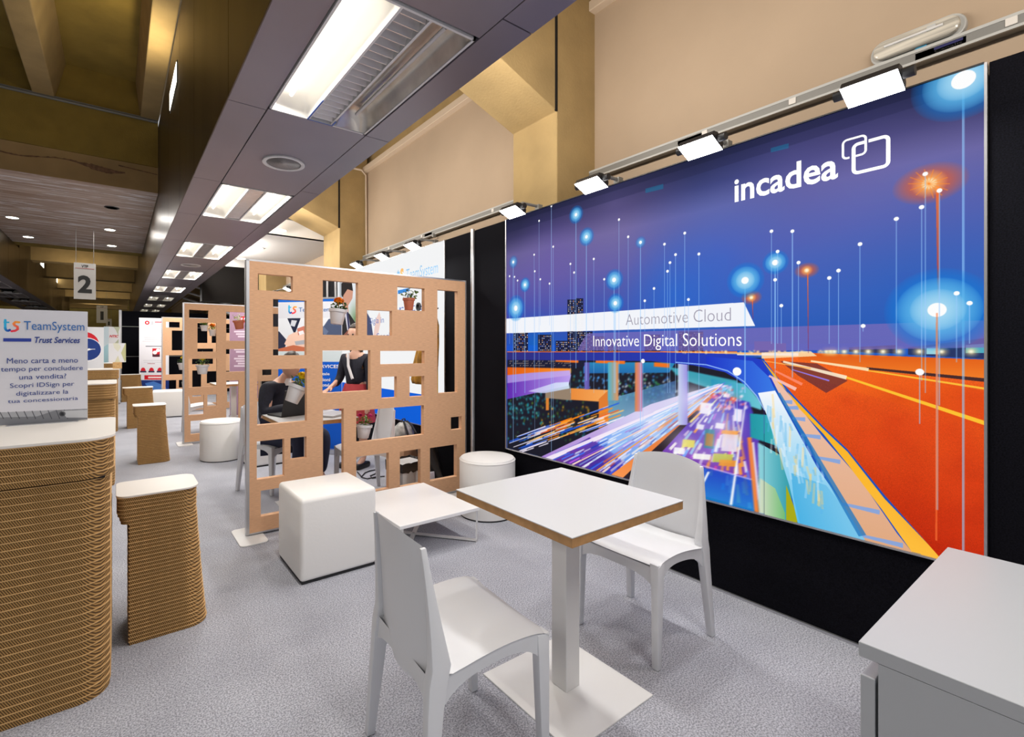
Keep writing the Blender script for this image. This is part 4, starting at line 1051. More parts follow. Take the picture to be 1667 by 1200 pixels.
# ---- hanging flower pots
def pot(loc, label, pm, fm, lm, h=.10, r=.055, tilt=(0, 0, 0), fl=1, wire=.3, spread=.07, seed=1, grp='flower pots hung in the cardboard screens'):
    t = thing('potted_plant', label, 'potted plant', loc, 0, grp); t.rotation_euler = tilt
    rr = random.Random(seed)
    bm = B(); lathe(bm, [(r * .68, 0), (r * .72, .003), (r * .95, h * .8), (r * 1.08, h * .81), (r * 1.10, h), (r * .98, h), (r * .93, h * .86), (.0005, h * .85)], 24)
    p = obj('pot', bm, pm, t, smooth=True)
    bm = B(); lathe(bm, [(r * .93, h * .90), (.0005, h * .93)], 16); obj('soil', bm, mat('soil', (.05, .03, .02), .9), p)
    bm = B()
    for k in range(64):
        a = rr.uniform(0, 2 * PI); rad = rr.uniform(0, spread); z = h + rr.uniform(.0, spread * 1.2) * (1 - rad / spread * .4)
        c = Vector((rad * math.cos(a), rad * math.sin(a), z)); d = Vector((math.cos(a), math.sin(a), rr.uniform(-.3, .9))).normalized()
        s = rr.uniform(.016, .030); n = d.cross(Vector((rr.random(), rr.random(), 1))).normalized() * s * .42
        v = [bm.verts.new(q) for q in (c, c + d * s * .5 + n, c + d * s + Vector((0, 0, -.004)), c + d * s * .5 - n)]
        bm.faces.new(v[:3]); bm.faces.new((v[0], v[2], v[3]))
    for k in range(7):
        a = rr.uniform(0, 2 * PI); tube(bm, [(0, 0, h * .9), (spread * .4 * math.cos(a), spread * .4 * math.sin(a), h + spread * .6)], .002, 4)
    f_ = obj('foliage', bm, lm, t); f_['kind'] = 'stuff'
    for k in range(fl):
        a = rr.uniform(0, 2 * PI); off = 0 if fl == 1 else spread * .75
        c = Vector((off * math.cos(k * 2.4) + .0, off * math.sin(k * 2.4), h + spread * 1.25)); fr = .042 if fl == 1 else .020
        cc = c
        bm = B(); bmesh.ops.create_uvsphere(bm, u_segments=10, v_segments=7, radius=fr * .75); bmesh.ops.translate(bm, verts=bm.verts, vec=c)
        for i in range(70):
            z = rr.uniform(-.25, 1); b_ = rr.uniform(0, 2 * PI); q = math.sqrt(1 - z * z)
            d = Vector((q * math.cos(b_), q * math.sin(b_), z * .75)); n = d.cross(Vector((0, 0, 1))).normalized() * fr * .3
            u = d.cross(n).normalized() * fr * .22
            v = [bm.verts.new(c + w_) for w_ in (d * fr * .3, d * fr * .85 + n, d * fr * 1.05 + u, d * fr * .85 - n)]
            bm.faces.new(v)
        tube(bm, [c - Vector((0, 0, spread)), c], .002, 4)
        obj('flower', bm, fm, t)
    if wire:
        bm = B(); tube(bm, [(0, 0, h), (0, 0, h + wire)], .0012, 4); obj('wire', bm, M_alu, t)
    return t
def ppx(px, py, Y): return wall(px, py, Y=Y)
YH = PY + .128
pot(ppx(474, 655, YH), 'white pot with one yellow flower, tilted, hanging in front of the laptop', M_zinc, M_yellow, M_leaf, h=.135, r=.068, tilt=(0, math.radians(24), 0), wire=.0, spread=.065, seed=2)
pot(ppx(548, 528, YH), 'white pot with one orange flower hanging in the tall upper hole', M_zinc, M_orange, M_leafd, h=.12, r=.066, tilt=(0, math.radians(6), 0), wire=.0, spread=.055, seed=3)
pot(ppx(665.5, 505, YH), 'terracotta pot with green foliage in the upper right hole', M_terra, M_leaf, M_leaf, h=.105, r=.050, fl=0, wire=.1, spread=.075, seed=4)
pot(ppx(591, 713, YH), 'white pot with two magenta flowers hanging in the lower middle hole', M_zinc, M_magenta, M_leaf, h=.11, r=.062, tilt=(0, math.radians(6), 0), fl=2, wire=.12, spread=.06, seed=5)
Y2 = 7.72
pot(ppx(329.5, 609, Y2), 'white pot with a yellow flower in the middle hole of the second screen', M_zinc, M_yellow, M_leaf, h=.13, r=.08, spread=.075, seed=6, wire=.2)
pot(ppx(332.5, 539, Y2), 'white pot with a yellow flower in the upper hole of the second screen', M_zinc, M_yellow, M_leaf, h=.08, r=.05, spread=.05, seed=7, wire=.1)
pot(ppx(346, 547, 7.73), 'white pot with an orange flower behind the upper hole of the second screen', M_zinc, M_orange, M_leaf, h=.09, r=.05, spread=.05, seed=8, wire=.1)
pot(ppx(390, 536, Y2), 'terracotta pot with pale green leaves hanging before the purple banner', M_terra, M_leaf, mat('pale_leaf', (.35, .55, .08), .5), h=.13, r=.075, tilt=(0, math.radians(-6), 0), fl=0, spread=.09, seed=9, wire=.2)
pot(ppx(297.5, 602, 11.57), 'white pot with a yellow flower in the farthest screen', M_zinc, M_yellow, M_leaf, h=.14, r=.09, spread=.09, seed=10, wire=.2)

# ================================================================== CORRUGATED CARDBOARD COUNTERS AND STOOLS
def corr_mat():                              # bands of fluting seen on the cut edge
    m = mat('corrugated_core', (0.27, 0.135, 0.05), 0.9, noise=6, amt=.1)
    nt = m.node_tree; b = nt.nodes['Principled BSDF']
    tc = nt.nodes.new('ShaderNodeTexCoord'); sx = nt.nodes.new('ShaderNodeSeparateXYZ'); nt.links.new(tc.outputs['Object'], sx.inputs[0])
    ad = nt.nodes.new('ShaderNodeMath'); ad.operation = 'SUBTRACT'; nt.links.new(sx.outputs[0], ad.inputs[0]); nt.links.new(sx.outputs[1], ad.inputs[1])
    z3 = nt.nodes.new('ShaderNodeMath'); z3.operation = 'MULTIPLY_ADD'; nt.links.new(sx.outputs[2], z3.inputs[0]); z3.inputs[1].default_value = .55; nt.links.new(ad.outputs[0], z3.inputs[2])
    fr = nt.nodes.new('ShaderNodeMath'); fr.operation = 'MULTIPLY'; nt.links.new(z3.outputs[0], fr.inputs[0]); fr.inputs[1].default_value = 900
    si = nt.nodes.new('ShaderNodeMath'); si.operation = 'SINE'; nt.links.new(fr.outputs[0], si.inputs[0])
    mr = nt.nodes.new('ShaderNodeMapRange'); mr.inputs[1].default_value = -1; mr.inputs[2].default_value = 1; nt.links.new(si.outputs[0], mr.inputs[0])
    mx = nt.nodes.new('ShaderNodeMix'); mx.data_type = 'RGBA'; nt.links.new(mr.outputs[0], mx.inputs[0])
    mx.inputs[6].default_value = (.075, .036, .010, 1); mx.inputs[7].default_value = (.50, .28, .09, 1)
    nt.links.new(mx.outputs[2], b.inputs['Base Color'])
    bp = nt.nodes.new('ShaderNodeBump'); bp.inputs['Strength'].default_value = .8; bp.inputs['Distance'].default_value = .003
    nt.links.new(mr.outputs[0], bp.inputs['Height']); nt.links.new(bp.outputs[0], b.inputs['Normal'])
    return m
M_core = corr_mat()
def layer_mesh(pts, hh, lip, name='cardboard_sheet', rec=.0035):
    """one sheet: a thin proud liner over a recessed fluted core"""
    bm = B(); n = len(pts)
    cx = sum(p[0] for p in pts) / n; cy = sum(p[1] for p in pts) / n
    def inset(p, k):
        d = Vector((p[0] - cx, p[1] - cy)); L = d.length; d = d * ((L - k) / L); return (cx + d.x, cy + d.y)
    def ringv(k, z): return [bm.verts.new((*inset(p, k), z)) for p in pts]
    zs = [(rec, 0), (rec, hh - lip), (0, hh - lip + .0005), (0, hh - .0003), (rec, hh)]
    rg = [ringv(k, z) for k, z in zs]
    for li, (a, b) in enumerate(zip(rg, rg[1:])):
        for i in range(n):
            f = bm.faces.new((a[i], a[(i + 1) % n], b[(i + 1) % n], b[i])); f.material_index = 0 if li == 0 else 1
    f = bm.faces.new(rg[0][::-1]); f = bm.faces.new(rg[-1]); f.material_index = 1
    bmesh.ops.recalc_face_normals(bm, faces=bm.faces)
    me = bpy.data.meshes.new(name); bm.to_mesh(me); bm.free()
    me.materials.append(M_core); me.materials.append(M_board)
    return me
def put(name, me, par, loc, sc_=(1, 1, 1)):
    o = bpy.data.objects.new(name, me); C.objects.link(o); o.parent = par; o.location = loc; o.scale = sc_; return o
def merged(me_list, name, par):              # sheets too small to tell apart, joined
    bm = B()
    for me, loc, s in me_list:
        k = len(bm.verts); bm.from_mesh(me); vs = list(bm.verts)[k:]
        for v in vs: v.co = Vector((v.co.x * s[0] + loc[0], v.co.y * s[1] + loc[1], v.co.z + loc[2]))
    me = bpy.data.meshes.new(name); bm.to_mesh(me); bm.free(); me.materials.append(M_core); me.materials.append(M_board)
    o = bpy.data.objects.new(name, me); C.objects.link(o); o.parent = par; o['kind'] = 'stuff'; return o
def counter(loc, label, near, wd=1.1, dp=.64):
    t = thing('cardboard_counter', label, 'counter', loc, 0, 'corrugated cardboard counters with white tops')
    # local origin: right near corner on the floor, body to -X and +Y
    low = rrect(-wd, -.012, .012, dp, .10, 8, (1, 1, .3, .3)); up = rrect(-wd - .01, 0, 0, dp + .01, .115, 8, (1, 1, .3, .3))
    hh = .0258
    ml = layer_mesh(low, hh - .0004, .0035); mu = layer_mesh(up, .0230, .0035)
    rr = random.Random(4); items = []
    nl = 32
    for k in range(nl): items.append((ml, (rr.uniform(-.001, .001), rr.uniform(-.001, .001), k * hh), (1, 1, 1)))
    z0 = nl * hh + .006
    for k in range(6): items.append((mu, (rr.uniform(-.001, .001), 0, z0 + k * .0235), (1, 1, 1)))
    zt = z0 + 6 * .0235
    if near:
        for me, l, s in items: put('cardboard_sheet', me, t, l, s)
    else: merged(items, 'cardboard_body', t)
    bm = B(); box(bm, -wd + .02, -.03, .03, dp - .02, nl * hh, z0); obj('shadow_gap', bm, M_gap, t)
    bm = B(); prism(bm, rrect(-wd - .01, .002, -.002, dp + .012, .115, 10, (1, 1, .3, .3)), zt, zt + .010); obj('worktop', bm, M_cream, t, bevel=.001, seg=1)
    return t
counter((-.006, 2.262, 0), 'big corrugated cardboard counter with a white top at the left edge', True)
counter((-.0, 5.66, 0), 'cardboard counter behind the standing banner, second in the row', False)
counter((.03, 9.3, 0), 'far cardboard counter carrying leaflets and a small chevron sign', False)
counter((-.02, 13.0, 0), 'farthest small cardboard counter in the row', False, .8)
def stool(loc, label, near, rz=0, sc_=1.0, h=.668):
    t = thing('cardboard_stool', label, 'stool', loc, rz, 'corrugated cardboard stools with white tops')
    hh = .0168
    nb = int(h / hh) - 7; items = []
    base = rrect(0, 1, 0, 1, .0, 1)
    rr = random.Random(9)
    # body slightly wider at the foot on the right, seat block overhangs on the left
    for k in range(nb + 7):
        f = k / (nb + 6)
        if k < nb: x0, x1 = .042, .362 - .050 * f ** .8
        else: x0, x1 = .0 + .006 * max(0, (nb + 2 - k)), .318
        rad = .085
        key = round(x1 - x0, 3)
        items.append((x0, x1, k * hh))
    out = []
    for x0, x1, z in items:
        me = layer_mesh(rrect(x0, x1, 0, .29, .085, 7, (.0 if z < nb * hh else .35, 1, 1, .0)), hh - .0003, .0032)
        out.append((me, (rr.uniform(-.001, .001), rr.uniform(-.001, .001), z), (1, 1, 1)))
    if near:
        for me, l, s in out: put('cardboard_sheet', me, t, l, s)
    else: merged(out, 'cardboard_body', t)
    zt = (nb + 7) * hh
    bm = B(); prism(bm, rrect(-.003, .322, -.003, .293, .07, 8, (.7, 1, .8, .5)), zt, zt + .008); obj('seat_top', bm, M_cream, t, bevel=.001, seg=1)
    if sc_ != 1: t.scale = (sc_, 1, 1)
    return t
stool((.0, 2.60, 0), 'near corrugated cardboard stool beside the big counter', True)
stool((.150, 6.54, 0), 'second cardboard stool, standing alone further down the aisle', False)
stool((.08, 9.55, 0), 'third cardboard stool, darker, in front of the far counter', False, sc_=1.3)
stool((.03, 14.3, 0), 'farthest cardboard stool next to the black partition', False, sc_=1.45)

# ================================================================== SIGNS AND BANNERS
XU, ZU = (1, 0, 0), (0, 0, 1)
def mapper(Y):                               # photograph point -> (x, z) on a plane across the hall
    return lambda p: (wall(p[0], p[1], Y=Y)[0], wall(p[0], p[1], Y=Y)[2])
M_tsblue = mat('print_blue', (.012, .13, .42), .5); M_navyink = mat('print_navy', (.008, .035, .23), .5); M_barblue = mat('print_bar_blue', (.01, .035, .30), .5)
M_gray_ts = mat('sign_face_grey', (.60, .60, .63), .5)
def ts_logo(c, m, x, y, w_, h_):             # blue hooked t and orange-red s made of thick strokes, in canvas metres
    sv = c.map; c.map = lambda p: p
    def st(pts, cols, wd):
        for i in range(len(pts) - 1):
            col = tuple(cols[0][k] + (cols[1][k] - cols[0][k]) * i / (len(pts) - 1) for k in range(3)); c.line(pts[i], pts[i + 1], wd, col); c.disc(pts[i + 1], wd / 2, col)
        c.disc(pts[0], wd / 2, cols[0])
    wd = w_ * .17
    tp = [(x + w_ * .10, y + h_ * .95), (x + w_ * .10, y + h_ * .35)] + [(x + w_ * .10 + w_ * .16 * (1 - math.cos(a)), y + h_ * .35 - h_ * .24 * math.sin(a)) for a in np.linspace(0, PI * .75, 8)]
    st(tp, ((40, 170, 220), (20, 50, 150)), wd); c.line((x, y + h_ * .78), (x + w_ * .36, y + h_ * .78), wd * .7, (50, 170, 215))
    sp = [(x + w_ * .96, y + h_ * .80), (x + w_ * .74, y + h_ * .82), (x + w_ * .62, y + h_ * .68), (x + w_ * .68, y + h_ * .55), (x + w_ * .86, y + h_ * .44), (x + w_ * .88, y + h_ * .25), (x + w_ * .72, y + h_ * .12), (x + w_ * .50, y + h_ * .08)]
    st(sp, ((245, 160, 60), (225, 30, 80)), wd)
    c.map = sv

# ---- tabletop sign on the big counter
YS = 2.84; f = mapper(YS)
x1, zt = f((142.5, 507.5)); x0 = f((-6, 503))[0]; zb = .986
sg = thing('tabletop_sign', 'white tabletop sign with blue lettering standing on the big cardboard counter', 'sign', (x1 - (x1 - x0) / 2, YS, zb))
cx_ = (x0 + x1) / 2; wS, hS = x1 - x0, zt - zb
bm = B(); box(bm, -wS / 2, wS / 2, 0, .012, 0, hS); obj('board', bm, M_whitepaint, sg, bevel=.001, seg=1)
c3 = Canvas(wS, hS, 900, (206, 206, 214)); c3.map = lambda p: (f(p)[0] - x0, f(p)[1] - zb)
c3.poly([(-10, 672), (142, 665.6), (142, 700), (-10, 700)], (120, 122, 128)); c3.poly([(-10, 672), (90, 668), (60, 678), (-10, 680)], (160, 162, 168))
for k in range(9): c3.line((k * 13, 671 - k * .5), (k * 13 + 6, 682), .0025, (70, 72, 78))
c3.poly([(100, 669), (142, 667), (142, 680), (108, 680)], (185, 187, 192)); c3.glow((101, 674), .012, (30, 32, 36), 1, .4)
c3.map = lambda p: p
lx0, lz0 = f((6, 541)); lx1, lz1 = f((32, 521)); ts_logo(c3, 0, lx0 - x0, lz0 - zb, lx1 - lx0, lz1 - lz0)
sheet('print', print_mat('sign_print', c3), sg, (-wS / 2, -.0015, 0), XU, ZU, wS, hS)
def stext(par, ff, org, s_, m_, px0, py0, px1, py1, bold=0, shear=0, **k):
    a, b = ff((px0, py1)), ff((px1, py0)); return text('lettering', s_, m_, par, org, XU, ZU, a[0], b[0], a[1], b[1], bold=bold, shear=shear, **k)
og = (-cx_, -.002, -zb)
stext(sg, f, og, 'TeamSystem', M_tsblue, 39, 525, 137.5, 541.5)
stext(sg, f, og, 'Trust Services', M_navyink, 56.5, 549, 130.5, 558.5, bold=.02, shear=.25)
bm = B(); a, b = f((5.5, 556)), f((51, 551)); box(bm, a[0] - cx_, b[0] - cx_, -.003, -.0016, a[1] - zb, b[1] - zb); obj('blue_bar', bm, M_barblue, sg)
for s_, a0, b0, a1, b1 in (('Meno carta e meno', 11.5, 582, 127, 592), ('tempo per concludere', 1.5, 595, 135, 607.5), ('una vendita?', 31.5, 608, 108, 618), ('Scopri IDSign per', 16.5, 621, 121, 634),
                           ('digitalizzare la', 26.5, 634, 111.5, 646.5), ('tua concessionaria', 13, 645.5, 127, 656.5)):
    stext(sg, f, og, s_, M_navyink, a0, b0, a1, b1)
bm = B(); box(bm, -.12, .12, -.03, .05, -.004, .0); obj('foot', bm, M_alu, sg)

# ---- hanging number signs
def hang_sign(n, Y, pxs, ztop, label, red=False):
    ff = mapper(Y); x0_, z1_ = ff(pxs[0]); x1_, z0_ = ff(pxs[1]); cx0 = (x0_ + x1_) / 2; hw = (x1_ - x0_) / 2
    t = thing('hanging_sign', label, 'sign', (cx0, Y, z0_), 0, 'hanging number signs'); hh_ = z1_ - z0_
    bm = B(); box(bm, -hw, hw, 0, .02, 0, hh_); obj('board', bm, mat('sign_white', (.52, .50, .47) if not red else (.5, .42, .38), .6), t)
    text('lettering', n, M_ink, t, (0, -.001, 0), XU, ZU, -hw * (.64 if n == '2' else .3), hw * (.64 if n == '2' else .3), hh_ * .17, hh_ * .66, bold=.04)
    text('lettering', 'VTP', M_ink, t, (0, -.001, 0), XU, ZU, -hw * .32, hw * .30, hh_ * .87, hh_ * .95, bold=.03)
    bm = B(); box(bm, -hw * .85, hw * .85, -.003, -.001, hh_ * .845, hh_ * .855); obj('printed_rule', bm, M_red, t)
    for s in (-1, 1):
        bm = B(); tube(bm, [(s * hw * .8, .01, hh_), (s * hw * .8, .01, ztop - z0_)], .004, 5); obj('wire', bm, M_grey, t)
hang_sign('2', 12.0, ((120, 427), (156, 488)), 3.66, 'large hanging sign with a black number 2')
hang_sign('1', 24.2, ((157, 497), (175, 526)), 3.62, 'hanging sign with a number 1, behind and below the number 2', True)
hang_sign('1', 34.7, ((172.5, 519), (182, 532)), 3.6, 'farthest tiny hanging sign, half hidden behind the other number 1', True)

# ---- distant printed boards
def board(name, label, Y, pl, pr, pt, pb, cvbase=(228, 229, 233), ppm=260, foot=True, thick=.02, paint=None, cat='banner'):
    ff = mapper(Y); x0_ = ff((pl, 600))[0]; x1_ = ff((pr, 600))[0]; z1_ = ff(((pl + pr) / 2, pt))[1]; z0_ = .02 if pb is None else ff(((pl + pr) / 2, pb))[1]
    t = thing(name, label, cat, ((x0_ + x1_) / 2, Y, z0_)); hw = (x1_ - x0_) / 2; hh_ = z1_ - z0_
    bm = B(); box(bm, -hw, hw, 0, thick, 0, hh_); obj('board', bm, M_whitepaint, t)
    c = Canvas(hw * 2, hh_, ppm, cvbase); c.map = lambda p: (ff(p)[0] - x0_, ff(p)[1] - z0_)
    if paint: paint(c, ff)
    sheet('print', print_mat(name + '_print', c), t, (-hw, -.003, 0), XU, ZU, hw * 2, hh_)
    if foot and pb is None:
        bm = B(); box(bm, -hw, hw, -.08, .10, -.02, .03); obj('base', bm, M_alu, t, bevel=.005)
    return t, ff, (-(x0_ + x1_) / 2, -.004, -z0_)
def p_logo(c, ff):
    c.disc((132, 562), .27, (250, 250, 250)); c.disc((136, 560), .25, (214, 38, 52)); c.disc((141, 569), .245, (250, 250, 250)); c.disc((142, 569), .225, (36, 62, 135))
    c.poly([(136, 570), (145, 567), (150, 569), (140, 572)], (255, 255, 255)); c.line((146, 568.5), (155, 568.5), .012, (240, 240, 245))
t, ff, og = board('standing_banner', 'white banner with a red and blue round emblem behind the counters', 12.6, 92, 169, 532, None, paint=p_logo)
stext(t, ff, og, 'LA', M_ink, 144, 604.5, 153, 608.5, bold=.02)
def p_chev(c, ff):
    c.poly([(169, 532), (177, 532), (177, 620), (169, 620)], (205, 222, 232)); c.poly([(169, 565), (176, 560), (176, 620), (169, 620)], (170, 212, 225))
    for q_ in ([(184, 532), (196, 532), (192, 542)], [(184, 562), (193, 552), (193, 560), (188, 568)], [(186, 532), (193, 540), (193, 548)]): c.poly(q_, (190, 196, 170))
t, ff, og = board('standing_banner', 'pale banner with olive chevrons beside the black partition', 13.95, 169, 196, 532, None, paint=p_chev)
stext(t, ff, og, 'NTIC', mat('print_red', (.62, .02, .03), .5), 178, 545.5, 193, 549.5, bold=.04, shear=.3)
def p_chev2(c, ff):
    c.poly([(204, 560), (197, 576), (203, 591), (206, 585), (206, 560)], (196, 196, 148)); c.poly([(184, 560), (192, 560), (197, 566), (192, 574), (186, 568)], (222, 222, 204)); c.poly([(186, 592), (192, 580), (196, 592)], (214, 212, 186))
t, ff, og = board('counter_sign', 'small square sign with olive chevrons standing on the far counter', 9.55, 177, 205, 560, 591, paint=p_chev2, foot=False, cat='sign')
bm = B(); x_, z_ = t.location.x, t.location.z
t.location.z = .985 + .10; bm = B(); box(bm, -.06, .06, -.02, .06, -.10, 0); obj('cardboard_foot', bm, M_board, t)
def p_red(c, ff):
    c.disc((239.5, 525.5), .052, (185, 22, 36)); c.disc((239.5, 525.5), .022, (240, 240, 240))
    for y in (538.5, 541, 549.5, 552.5, 556, 587, 590): c.line((232 + (y * 7 % 4), y), (268, y), .010, (170, 170, 176), .7)
    c.line((237, 563.8), (268, 563.8), .022, (90, 92, 100), .8); c.line((240, 592), (252, 592), .014, (150, 60, 70), .8)
    for x in (246, 248.5): c.line((x, 523), (x, 529), .01, (90, 90, 96))
    c.line((252, 524.5), (270, 524.5), .03, (190, 50, 60), .9); c.line((252, 528.2), (270, 528.2), .02, (150, 150, 156), .8)
    c.poly([(248, 567.5), (260, 567.5), (260, 581), (248, 581)], (196, 20, 34)); c.poly([(248, 577), (260, 577), (260, 581), (248, 581)], (70, 30, 40))
    c.disc((252, 574), .05, (245, 240, 240)); c.disc((257, 570.5), .045, (245, 240, 240))
    for x in (233, 246.5, 260): c.poly([(x - 4 + 4 - 4 * math.cos(a), 604 - 5.5 * math.sin(a)) for a in np.linspace(0, PI, 12)] , (200, 24, 40)); c.poly([(x - 5, 604), (x + 5, 604), (x + 5, 606.5), (x - 5, 606.5)], (50, 50, 80))
    c.poly([(235, 611), (272, 611), (272, 618), (235, 618)], (206, 16, 34)); c.line((241, 614.5), (266, 614.5), .045, (245, 235, 235), .9)
    c.poly([(226, 619), (275, 619), (275, 648), (226, 648)], (20, 48, 120)); c.poly([(236, 624), (250, 621), (268, 628), (275, 640), (250, 636), (240, 630)], (70, 120, 195))
    for _ in range(5): c.line((236, 626 + _ * 4), (268, 630 + _ * 4), .012, (90, 140, 210), .6)
board('roll_up_banner', 'white roll-up banner with red badges and a blue car picture', 14.9, 226.5, 275, 518, None, paint=p_red, cvbase=(226, 224, 230))
def p_purple(c, ff):
    for k, y in enumerate((540, 544, 548, 569, 573, 580, 584, 588, 592, 596)): c.line((381 + (k % 3) * 3, y), (404, y), .03, (232, 222, 232), .75)
    c.disc((396.5, 520), .06, (215, 30, 50)); c.disc((402, 520), .055, (240, 235, 240)); c.disc((402, 520), .03, (150, 118, 140)); c.line((392, 520), (395, 520), .05, (240, 235, 240))
board('roll_up_banner', 'dusty purple roll-up banner with white text behind the second screen', 9.9, 374, 420, 506, None, (158, 126, 148), paint=p_purple)
t_, ff_, og_ = board('hanging_bar', 'white and red strip sign above the purple banner', 10.6, 385, 412, 503.5, 506.5, (235, 230, 230), paint=lambda c, ff: c.poly([(386, 503), (392, 503), (392, 507), (386, 507)], (210, 30, 40)), foot=False, cat='sign')
bm = B(); tube(bm, [(0, .01, .05), (0, .01, 3.06 - t_.location.z)], .004, 5); obj('wire', bm, M_grey, t_)
# black partition across the far end
bp_ = thing('black_partition', 'tall black partition wall behind the white roll-up banner', 'partition', (1.4, 16.0, 0))
ff = mapper(16.0); xl, zt_ = ff((198, 506))
for k in range(3):
    za, zb_ = (0, ff((205, 581))[1]) if k == 0 else ((ff((205, 581))[1] + .015, ff((205, 532))[1]) if k == 1 else (ff((205, 532))[1] + .015, zt_))
    bm = B(); box(bm, xl - 1.4, 1.7, 0, .04, za, zb_); obj('black_panel', bm, M_black, bp_)
for z in (ff((205, 581))[1], ff((205, 532))[1]):
    bm = B(); box(bm, xl - 1.4, 1.7, -.004, .03, z, z + .015); obj('cross_rail', bm, M_grey, bp_)
bm = B(); box(bm, xl - 1.46, xl - 1.4, -.02, .06, 0, zt_ + .02); obj('end_post', bm, M_alu, bp_)

# ---- roll-up banner behind the near screen
A_, B_ = Vector((1.67, 6.37, 0)), Vector((2.27, 5.76, 0)); wd_ = (B_ - A_).length; ang = math.atan2(B_.y - A_.y, B_.x - A_.x)
ru = thing('roll_up_banner', 'roll-up banner with a blue top and a handshake photo behind the near screen', 'banner', tuple((A_ + B_) / 2), ang)
HB = 1.93
bm = B(); box(bm, -wd_ / 2, wd_ / 2, 0, .012, .04, HB); obj('board', bm, M_whitepaint, ru)
bm = B(); box(bm, -wd_ / 2 - .01, wd_ / 2 + .01, -.07, .09, 0, .06); obj('base', bm, M_alu, ru, bevel=.006)
bm = B(); box(bm, -wd_ / 2 - .005, wd_ / 2 + .005, -.006, .02, HB, HB + .02); obj('top_rail', bm, M_alu, ru)
c4 = Canvas(wd_, HB - .06, 420, (212, 214, 222))
def q4(p): return ((p[0] - 453) / 103 * wd_, (712 - p[1]) / 224 * (HB + .19 - .0) + .19 - .06 - .19 + .0)
def q4(p): return ((p[0] - 453) / 103 * wd_, 1.32 - (p[1] - 566) * 6.08 / FPX - .06)
c4.map = q4; P, L, G = c4.poly, c4.line, c4.glow
P([(450, 480), (560, 480), (560, 491.5), (450, 491.5)], (14, 100, 200))
P([(450, 518), (560, 518), (560, 589), (450, 589)], (222, 226, 232))
P([(450, 538), (455, 540), (468, 555), (462, 572), (450, 575)], (42, 48, 72)); P([(468, 518), (490, 518), (480, 545)], (28, 34, 58)); P([(475, 521), (484, 522), (480, 532), (473, 530)], (225, 228, 235), .9)
P([(463, 560), (470, 546), (480, 541), (490, 540), (500, 548), (500, 566), (485, 568), (476, 563), (468, 564)], (238, 200, 180)); P([(484, 535), (495, 531), (499, 534), (499, 542), (486, 546)], (200, 120, 100)); P([(486, 540), (494, 538), (496, 543), (488, 546)], (235, 235, 240))
P([(480, 556), (500, 553), (502, 560), (482, 562)], (170, 172, 180)); P([(453, 568), (478, 562), (500, 566), (500, 572), (453, 572)], (196, 110, 78))
P([(520, 542), (535, 520), (545, 518), (556, 525), (556, 552), (520, 552)], (72, 84, 112)); P([(525, 530), (535, 540), (528, 550)], (98, 112, 142)); P([(545, 575), (556, 572), (556, 590), (540, 590)], (190, 130, 100), .7)
P([(450, 572), (560, 572), (560, 589), (450, 589)], (206, 218, 222))
P([(450, 589), (560, 589), (560, 740), (450, 740)], (10, 92, 205))
c4.map = lambda p: p
a, b = q4((469.5, 511)), q4((483, 497)); ts_logo(c4, 0, a[0], a[1], b[0] - a[0], b[1] - a[1])
sheet('print', print_mat('rollup_print', c4), ru, (-wd_ / 2, -.0015, .06), XU, ZU, wd_, HB - .06)
def q4t(p): a = q4(p); return (a[0] - wd_ / 2, a[1] + .06)
stext(ru, q4t, (0, -.002, 0), 'TeamSystem', M_tsblue, 487, 500.5, 539, 510)
M_wink = mat('white_ink', (.85, .86, .9), .5)
for s_, a0, b0, a1, b1 in (('SERVICES', 514, 593.5, 552, 599), ('digitale', 514, 606, 537, 612), ('soluzioni', 508, 615, 538, 620.5), ('Hotel', 520, 624, 536, 629)):
    stext(ru, q4t, (0, -.002, 0), s_, M_wink, a0, b0, a1, b1, bold=.02)

# ================================================================== THINGS IN THE NEXT BOOTH
# laptop
la = thing('laptop', 'open black laptop on the table behind the cardboard screen', 'laptop', (1.255, 4.13, .7455), math.radians(195))
bm = B(); box(bm, -.165, .165, -.225, 0, 0, .014); obj('base', bm, M_dark, la, bevel=.003)
bm = B(); box(bm, -.145, .145, -.15, -.03, .014, .016); obj('keyboard', bm, M_ink, la)
bm = B(); hexa(bm, [(-.165, -.002, .010), (.165, -.002, .010), (.165, .006, .010), (-.165, .006, .010)], [(-.165, .055, .225), (.165, .055, .225), (.165, .062, .222), (-.165, .062, .222)]); ld = obj('lid', bm, M_dark, la)
bm = B(); hexa(bm, [(-.15, -.0035, .02), (.15, -.0035, .02), (.15, -.002, .02), (-.15, -.002, .02)], [(-.15, .0505, .213), (.15, .0505, .213), (.15, .052, .213), (-.15, .052, .213)]); obj('display', bm, mat('dim_display', (.05, .06, .09), .2), ld)
lb2 = thing('closed_laptop', 'closed silver laptop lying on the right of the same table', 'laptop', (1.50, 3.99, .7455), math.radians(35))
bm = B(); box(bm, -.15, .15, -.10, .10, 0, .018); obj('body', bm, mat('silver_plastic', (.45, .45, .47), .35, .4), lb2, bevel=.004)
bm = B(); box(bm, -.148, .148, -.098, .098, .0078, .0098); obj('seam', bm, M_dark, lb2)
